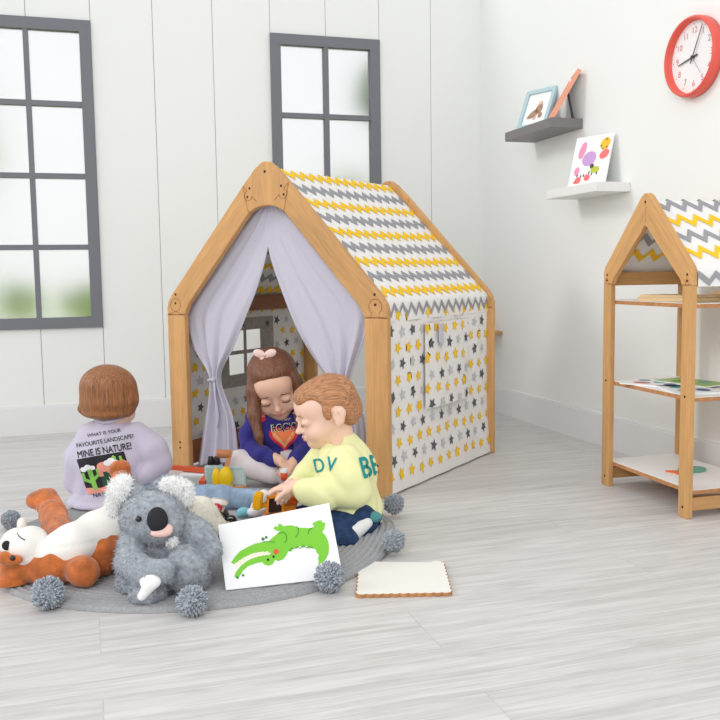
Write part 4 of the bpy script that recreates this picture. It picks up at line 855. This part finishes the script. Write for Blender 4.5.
# ---- girl
d0=3.06; B3=np.array([EX,EY,EZ]).T
gl=person('person','girl in a navy sweatshirt with a pale pink hair bow sitting inside the playhouse',272,484)
Rh=rotm(math.radians(8),math.radians(33),math.radians(-13)); ho=J(274.5,384.5,-.01); sc=1.14; P,T=head(ho,Rh,sc)
wr=J(280,461,-.12)
P+=[Cn(J(274,398,.03),J(274,412,.04),.032,.036,.02)]+chain([J(274,415,.04),J(273,440,.04),J(272,462,.03)],[.045,.05,.055],.02)
P+=chain([J(255,415,.03),J(251,446,-.02),wr],[.022,.02,.018],.01)+chain([J(296,415,.03),J(304,446,-.02),J(292,464,-.12)],[.022,.02,.018],.01)
P+=hand(wr,J(291,470,-.17)-wr,-EZ-EX*.2,.95,.6,1)+hand(J(292,464,-.12),J(283,472,-.17)-J(292,464,-.12),-EZ,.95,.6,-1)
P+=chain([J(262,464,0),J(238,464,-.05),J(272,476,-.10)],[.034,.028,.02],.01)+chain([J(284,464,0),J(312,466,-.05),J(287,478,-.10)],[.034,.028,.02],.01)
body=soft('body',P,[SKIN2],gl,.0030); facial(body,T,Rh,sc,brow=mat('brow_dark',(120,84,66),.8))
GH=haircol('brown_hair',(120,76,52)); e=lambda c,r,k=.01,op=1:E(T(*c),V3(*r)*sc,Rh,k,op)
P=[e((0,.022,.030),(.076,.084,.072)),e((0,-.016,.070),(.050,.040,.024),.02),e((0,-.124,.000),(.061,.086,.104),.010,-1)]
for x in(-1,1): P+=[e((x*.068,-.016,-.012),(.014,.036,.060),.014)]
P+=chain([T(-.066,-.02,.0),J(254,392,-.05),J(254,415,-.06),J(259,436,-.075),J(262,449,-.075)],[.022,.024,.022,.014,.004],.012)
P+=chain([T(.066,-.01,.0),J(298,394,-.02),J(299,415,-.03),J(297,432,-.05)],[.022,.022,.016,.005],.012)+chain([T(0,.07,-.02),J(277,412,.09),J(277,428,.10)],[.055,.05,.02],.02)
soft('hair',P,[GH],body,.0030,disp=cs(0,sines(.002,120,6,axis=EZ)))
bw=T(-.004,.014,.108); bb=MB(); 
for s_ in(-1,1): bb.ball(bw+EX*.019*s_+EZ*.004,V3(.021,.008,.014),0,3,B3@np.array([[math.cos(.35*s_),0,-math.sin(.35*s_)],[0,1,0],[math.sin(.35*s_),0,math.cos(.35*s_)]])); bb.ball(bw+EX*.009*s_-EZ*.012,V3(.009,.005,.014),0,2,B3)
bb.ball(bw-EY*.004,.006,0,2); bb.build('hair_bow',[mat('pale_pink_bow',(246,214,206),.6)],body,True)
NV=mat('navy_sweatshirt',(54,50,128),.95,bump=.12,bscale=300,sheen=.1)
P=[E(J(274,420,.04),(.088,.058,.045),B3,.03),E(J(273,437,.03),(.082,.066,.065),B3,.03),E(J(272,454,.02),(.080,.068,.035),B3,.02)]
P+=chain([J(256,416,.03),J(250,434,.0),J(251,449,-.02)],[.036,.038,.037],.015)+chain([J(251,449,-.02),J(264,456,-.08),J(273,460,-.10)],[.037,.033,.026],.01)+chain([J(295,416,.03),J(304,436,.0),J(304,450,-.03)],[.036,.037,.035],.015)+chain([J(304,450,-.03),J(295,462,-.1)],[.035,.027],.01)
P+=[E(J(275,400,.02),(.032,.03,.03),None,.006,-1)]
gs=soft('sweatshirt',P,[NV],gl,.0042,disp=cs(0,sines(.006,50,23),creases(.005,30,5)))
HR=[mat('heart_red',(222,50,80),.8),mat('heart_orange',(248,140,90),.8),mat('heart_peach',(252,190,130),.8)]
ht=lambda k,cy=0:[(k*16*math.sin(t)**3/16,cy+k*(13*math.cos(t)-5*math.cos(2*t)-2*math.cos(3*t)-math.cos(4*t))/16) for t in np.linspace(0,2*PI,36,endpoint=False)]
artdecal(gs,[(ht(1.0),0,0),(ht(.8,.04),1,1),([(-.75,.25),(0,-.75),(.75,.25),(.62,.36),(0,-.5),(-.62,.36)],2,2)],HR,J(284,437,-.3),.05,.050,'heart_print')
artdecal(gs,[([(-.7,.5),(-.1,1),(.8,.7),(.9,-.3),(.3,-.9),(-.6,-.6)],1,0),([(-.5,-.55),(.9,-.25),(1.0,-.65),(.3,-1.1)],0,1)],HR,J(258,415,-.3),0,.027,'shoulder_patch')
LN=mat('print_outline_black',(22,22,30),.8); LC=mat('print_cream',(236,226,206),.8)
textdecal(gs,'ROCKY',.036,J(285,427.5,-.3),.10,LC,lift=.0036,ws=.8,bold=.03); textdecal(gs,'ROCKY',.032,J(285,427.5,-.3),.10,LN,lift=.0046,ws=.85); textdecal(gs,'THE BEST',.011,J(284,419.5,-.3),.05,LC,lift=.003)
TG=mat('pinkish_grey_tights',(222,213,214),.8,bump=.15,bscale=400)
P=[E(J(273,464,.01),(.085,.07,.04),B3,.02)]+chain([J(262,464,0),J(240,463,-.05)],[.052,.046],.02)+chain([J(240,463,-.05),J(272,475,-.10)],[.045,.031],.01)+chain([J(284,464,0),J(310,466,-.05)],[.052,.042],.02)+chain([J(310,466,-.05),J(286,477,-.10)],[.042,.03],.01)
soft('tights',P,[TG],gl,.0042,disp=cs(0,sines(.002,60,33),floor_cut(.016)))
# ---- child in lavender, back to us
d0=2.78; by=person('person','child in a lavender sweatshirt and light jeans seen from behind at the back left',112,505)
Rh=rotm(math.radians(160),math.radians(16),0); ho=J(110.5,399,.0); sc=1.02; P,T=head(ho,Rh,sc)
wr=J(145,477,-.03); wr2=J(96,500,.13)
P+=[Cn(J(110,408,.0),J(111,428,.0),.036,.036,.01)]+chain([J(111,430,.0),J(111,460,.0),J(112,492,.0)],[.042,.055,.055],.02)
P+=chain([J(90,434,0),J(74,476,.02),wr2],[.026,.022,.018],.01)+chain([J(136,432,0),J(160,463,.0),wr],[.028,.022,.018],.01)
P+=hand(wr2,EX*.8-EZ*.35+EY*.4,-EZ,1.0,.5,1)+hand(wr,-EZ-EX*.2+EY*.2,-EY,1.0,.7,1)
P+=chain([J(125,497,.0),J(190,497,-.04),J(255,500,-.10)],[.052,.036,.025],.01)+[Cn(J(255,500,-.10),J(261,509,-.12),.024,.02,.01),Cn(J(258,506,-.11),J(264,495,-.12),.02,.017,.01)]+chain([J(100,497,.02),J(92,490,.22),J(125,499,.18)],[.052,.036,.026],.01)
body=soft('body',P,[SKIN],by,.0030); facial(body,T,Rh,sc)
BH=haircol('chestnut_hair',(152,98,58)); e=lambda c,r,k=.01,op=1:E(T(*c),V3(*r)*sc,Rh,k,op)
P=[e((0,.016,.030),(.084,.092,.074)),E(J(109,402,-.005),(.088,.088,.040),B3,.03),E(J(109,412,-.005),(.078,.080,.020),B3,.02),e((0,-.118,-.010),(.062,.070,.075),.010,-1)]
P+=chain([J(88,398,.0),J(83,409,.0),J(84,415,-.01)],[.02,.014,.004],.01)+chain([J(98,410,-.06),J(103,419,-.05)],[.02,.006],.01)+chain([J(130,404,.0),J(128,413,-.01)],[.02,.008],.01)
soft('hair',P,[BH],body,.0030,disp=cs(0,sines(.0018,110,6,axis=EZ)))
LV=mat('lavender_sweatshirt',(202,194,211),.95,bump=.12,bscale=300,sheen=.15)
P=[E(J(111,435,.0),(.088,.062,.052),B3,.04),E(J(110,462,.0),(.112,.080,.090),B3,.04),E(J(109,486,.01),(.112,.084,.058),B3,.03),E(J(106,500,.0),(.116,.11,.036),B3,.01)]
P+=chain([J(90,436,0),J(79,458,.005),J(75,480,.02)],[.046,.044,.042],.02)+chain([J(75,480,.02),J(93,500,.10)],[.042,.030],.01)+chain([J(134,434,0),J(152,450,.0),J(159,463,.0)],[.046,.046,.043],.02)+chain([J(159,463,.0),J(146,475,-.03)],[.043,.031],.01)
P+=[E(J(110,412,-.00),(.040,.038,.032),None,.006,-1)]
bs=soft('sweatshirt',P,[LV],by,.0042,disp=cs(0,sines(.007,38,43),creases(.006,22,8),floor_cut(.016)))
nk=[J(110,417,.0)+EX*.044*math.cos(a)+EY*.046*math.sin(a)+EZ*(.004+.012*math.sin(a)) for a in np.linspace(0,2*PI,28,endpoint=False)]
MB().tube(nk,.0065,8,closed=True).build('neck_rib',[LV],bs,True)
BKT=mat('print_black',(34,30,36),.8)
rt=math.radians(9)
textdecal(bs,'WHAT IS YOUR',.0150,J(104,433,-.3),rt,BKT,ws=1.0); textdecal(bs,'FAVOURITE LANDSCAPE?',.0185,J(105,441,-.3),rt,BKT,ws=.86); textdecal(bs,'MINE IS NATURE!',.0300,J(104.5,450.5,-.3),rt,BKT,ws=.74,name='bold_lettering',bold=.016)
PM=[mat('print_night',(48,42,48),.8),mat('print_cactus',(140,200,90),.8),mat('print_cactus_dark',(44,86,62),.8),mat('print_peach',(240,160,140),.8),mat('print_cloud',(245,245,245),.8)]
ci=lambda x,y,r,n=14:[(x+r*math.cos(a),y+r*math.sin(a)) for a in np.linspace(0,2*PI,n,endpoint=False)]
art=[([(-1,-1),(1,-1),(1,1),(-1,1)],0,0),([(-1,-1),(1,-1),(1,-.72),(.2,-.6),(-.4,-.75),(-1,-.62)],3,1)]
def cactus(x,y,s,mi,l): return [([(x-.08*s,y),(x+.08*s,y),(x+.08*s,y+.9*s),(x,y+s),(x-.08*s,y+.9*s)],mi,l),([(x-.3*s,y+.45*s),(x-.08*s,y+.3*s),(x-.08*s,y+.45*s),(x-.2*s,y+.55*s),(x-.2*s,y+.8*s),(x-.3*s,y+.8*s)],mi,l),([(x+.3*s,y+.6*s),(x+.3*s,y+.9*s),(x+.2*s,y+.9*s),(x+.2*s,y+.65*s),(x+.08*s,y+.55*s),(x+.08*s,y+.4*s)],mi,l)]
art+=cactus(-.62,-.8,1.25,1,2)+cactus(.5,-.2,1.1,1,2)+[([(-.3,-.7),(.55,-.7),(.35,.25),(.1,.45),(-.15,.2)],2,2)]
art+=[(ci(-.02,.35,.28),3,3),([(-.28,.3),(-.30,-.15),(-.12,-.15),(-.1,.3)],3,3),([(.05,.3),(.06,.0),(.2,.0),(.24,.3)],3,3)]
for x,y,r in((-.85,.38,.14),(-.66,.46,.15),(-.48,.40,.12),(.18,.52,.16),(.36,.60,.17),(.52,.5,.13),(.72,.35,.12),(.9,.38,.12)): art.append((ci(x,y,r),4,4))
artdecal(bs,[([(x*1.30+y*-.12,y) for x,y in p],mi,l) for p,mi,l in art],PM,J(106,473,-.3),rt,.057,'cactus_print'); textdecal(bs,'NATURE',.0200,J(104,494,-.3),rt,BKT,ws=.9)
P=[E(J(114,498,.0),(.080,.06,.030),B3,.02)]+chain([J(122,497,-.0),J(188,499,-.04),J(224,500,-.07),J(256,501,-.10)],[.060,.047,.042,.037],.02)+chain([J(100,497,.02),J(96,492,.22),J(122,499,.18)],[.05,.044,.036],.02)
soft('jeans',P,[LJ],by,.0042,disp=cs(0,sines(.007,48,53,axis=EX*.5),creases(.004,34,9),floor_cut(.016)))
soft('sock',[Cn(J(256,501,-.10),J(261,509,-.12),.027,.024,.01),Cn(J(258,507,-.11),J(264,496,-.12),.022,.020,.01)],[SOCK],by,.004,disp=floor_cut(.016))
# ------------------------------------------------------------------ plush animals
KG=mat('koala_grey_plush',(163,168,176),.95,var=.13,vscale=90,bump=.5,bscale=260,sheen=.3); KW=mat('white_plush',(250,250,249),.95,sheen=.3,bump=.4,bscale=260); KP=mat('pink_plush',(238,200,192),.9); KN=mat('black_felt',(40,40,44),.75,bump=.2,bscale=300); EYE=mat('glossy_eye',(14,12,12),.08,spec=.7); KD=mat('grey_backing',(165,170,178),.95)
d0=2.03; J=lambda x,y,d=0.: G(x,y,d0+d)
ko=thing('koala_plush','grey koala plush with black nose and fluffy white ears sitting on the rug','stuffed toy',U(160,598,RT))
fl=floor_cut(RT+.001)
P=[E(J(164,566,.05),(.098,.090,.085),B3,.03),E(J(163,545,.05),(.088,.075,.07),B3,.03),E(J(150,548,.0),(.055,.045,.036),B3,.015),E(J(166,550,.0),(.045,.045,.034),B3,.015),E(J(182,540,.01),(.04,.045,.04),B3,.015)]
P+=[E(J(138,582,-.01),(.05,.05,.045),B3,.02),E(J(190,575,-.02),(.046,.05,.042),B3,.014)]
P+=[E(J(185,568,-.045),(.050,.052,.052),B3,.003)]
P+=[E(J(148,590,-.080),(.042,.050,.039),B3,.003)]
P+=[E(J(154,517,-.01),(.077,.068,.063),B3,.003),E(J(160,526,-.040),(.048,.040,.032),B3,.02)]
def limb(pts,rs): return [Cn(pts[0],pts[1],rs[0],rs[1],.003)]+chain(pts[1:],rs[1:],.010)
P+=limb([J(132,540,-.03),J(130,562,-.07),J(142,572,-.115),J(164,570,-.120)],[.030,.033,.029,.023])
P+=limb([J(184,524,.0),J(200,535,-.015),J(210,549,-.02)],[.032,.030,.025])+[E(J(211,551,-.022),(.024,.024,.024),B3,.008)]
P+=[E(J(163,577,-.118),(.020,.018,.012),B3,.003)]
kb=soft('body',P,[KG],ko,.004,disp=cs(0,sines(.0035,110,3),fl),fur=furry(22000,.0062,.0011,sd=3))
def ear(pts,rs,name,cen,r,mw=KW):
    o=soft(name,chain(pts,rs,.01),[KD],kb,.004,fur=furry(2500,.006,.0011,sd=6)); 
    soft('ear_fluff',cen,[KW],o,.004,disp=sines(.004,160,8),fur=furry(3500,.008,.0013,sd=7,comb=(0,0,-.4))); return o
ear([J(138,497,.005),J(129,490,.005)],[.028,.024],'ear',[E(J(120,492,-.012),(.024,.015,.026),B3,.01),Cn(J(122,486,-.01),J(110,503,-.012),.020,.010,.01),Cn(J(125,480,-.005),J(118,490,-.01),.012,.02,.01),Cn(J(118,495,-.01),J(113,512,-.01),.016,.010,.01)],0)
ear([J(160,488,.01),J(168,484,.015),J(176,486,.015)],[.022,.020,.018],'ear',[E(J(176,486,-.012),(.036,.017,.020),B3,.01),E(J(184,494,-.010),(.022,.015,.022),B3,.01)],0)
MB().ball(onsurf(kb,157.5,520,.003),V3(.0230,.016,.0290),0,4,B3).build('nose',[KN],kb,True)
soft('muzzle_patch',[E(onsurf(kb,160,533),(.022,.010,.010),B3,.01),E(onsurf(kb,168,529),(.011,.009,.012),B3,.01)],[KP],kb,.003)
MB().ball(onsurf(kb,138.5,519,.003),.0068,0,3).build('eye',[EYE],kb,True)
soft('chest_patch',[Cn(onsurf(kb,171,539,-.008),onsurf(kb,175,546,-.007),.014,.011)],[KW],kb,.004,fur=furry(900,.006,.0012))
soft('foot_sole',[E(onsurf(kb,150,581),(.024,.010,.014),B3,.01),Cn(onsurf(kb,152,582),onsurf(kb,142,596),.015,.010,.01)],[KW],kb,.003)
# red panda lying on its back
RP=mat('rust_orange_plush',(196,108,52),.85,var=.2,vscale=30,bump=.4,bscale=260,sheen=.35); RW=mat('cream_white_plush',(244,240,234),.9,bump=.25,bscale=260,sheen=.2)
rp=thing('red_panda_plush','rust orange red panda plush with a white belly lying on its back at the left','stuffed toy',U(70,585,RT))
H=lambda x,y,z:U(x,y,z)
a0,a1,a2=H(58,563,.055),H(98,553,.06),H(130,541,.06)
P=chain([H(48,566,.05),a0,a1,a2],[.038,.048,.056,.058],.03)+[E(H(24,567,.044),(.060,.052,.040),B3,.03)]
P+=chain([H(62,560,.05),H(74,567,.052),H(84,570,.05)],[.030,.032,.034],.006)+[E(H(83,571,.050),(.038,.034,.036),B3,.008)]
P+=chain([H(62,540,.10),H(54,515,.13),H(47,500,.155)],[.036,.032,.030],.014)+[E(H(38,500,.155),(.032,.028,.024),B3,.012)]
P+=chain([H(128,530,.09),H(127,503,.13),H(122,480,.165)],[.036,.032,.030],.014)+[E(H(120,470,.178),(.031,.028,.030),B3,.012)]
rb=soft('body',P,[RP],rp,.0042,disp=cs(0,sines(.004,60,63),creases(.004,40,4),fl),fur=furry(6000,.003,.001,sd=13))
P=chain([H(50,553,.080),H(72,547,.088),H(98,537,.092),H(128,521,.100)],[.040,.052,.058,.060],.02)
soft('belly',P,[RW],rb,.0042,disp=cs(0,sines(.0035,45,73),creases(.0018,30,7)))
P=[E(H(30,547,.092),(.044,.052,.050),B3,.02),E(H(17,543,.090),(.036,.046,.036),B3,.02),E(H(7,545,.082),(.020,.020,.018),B3,.012),E(H(22,525,.115),(.013,.012,.018),B3,.01)]
fc=soft('face',P,[RW],rb,.0036,disp=cs(0,sines(.003,60,74),creases(.002,45,3))); 
MB().ball(onsurf(fc,6.5,545.5,.004),V3(.0105,.009,.0115),0,3,B3).build('nose',[KN],fc,True)
ep=soft('eye_patch',[E(onsurf(fc,12,561)+EY*.008,(.022,.012,.012),B3,.01),E(onsurf(fc,3,559)+EY*.008,(.014,.014,.016),B3,.01)],[RP],fc,.0036)
MB().ball(onsurf(ep,12.5,558,.002),.0065,0,3).build('eye',[EYE],fc,True); MB().tube([onsurf(fc,17,533,.001),onsurf(fc,19,536,.001),onsurf(fc,21,538,.001),onsurf(fc,25,540,.001)],.0012,6).build('eyelid_line',[mat('stitch_black',(60,50,48),.8)],fc,True)
soft('ear',[Cn(H(6,584,.018),H(20,582,.020),.020,.016),E(H(8,583,.02),(.022,.016,.018),B3,.01)],[RP],rb,.0036,disp=fl)
# cream plush behind the koala
cp_=thing('cream_plush','small cream white plush toy with a round pompom peeking out behind the koala','stuffed toy',U(206,538,RT)); Q=lambda a,b,c:U(206,538,RT)+EX*a+EY*b+EZ*c
CW_=mat('cream_plush',(240,236,222),.95,sheen=.3,bump=.4,bscale=200)
o=soft('body',[E(Q(-.010,.02,.050),(.046,.036,.050),B3,.02),E(Q(.012,.02,.028),(.040,.036,.028),B3,.02),E(Q(-.022,.02,.086),(.034,.026,.022),B3,.02)],[CW_],cp_,.004,disp=cs(0,sines(.003,90,83),floor_cut(.016)),fur=furry(2500,.007,.0012))
MB().ball(Q(-.040,.0,.100),.0165,0,3).build('pompom',[CW_],o,True)
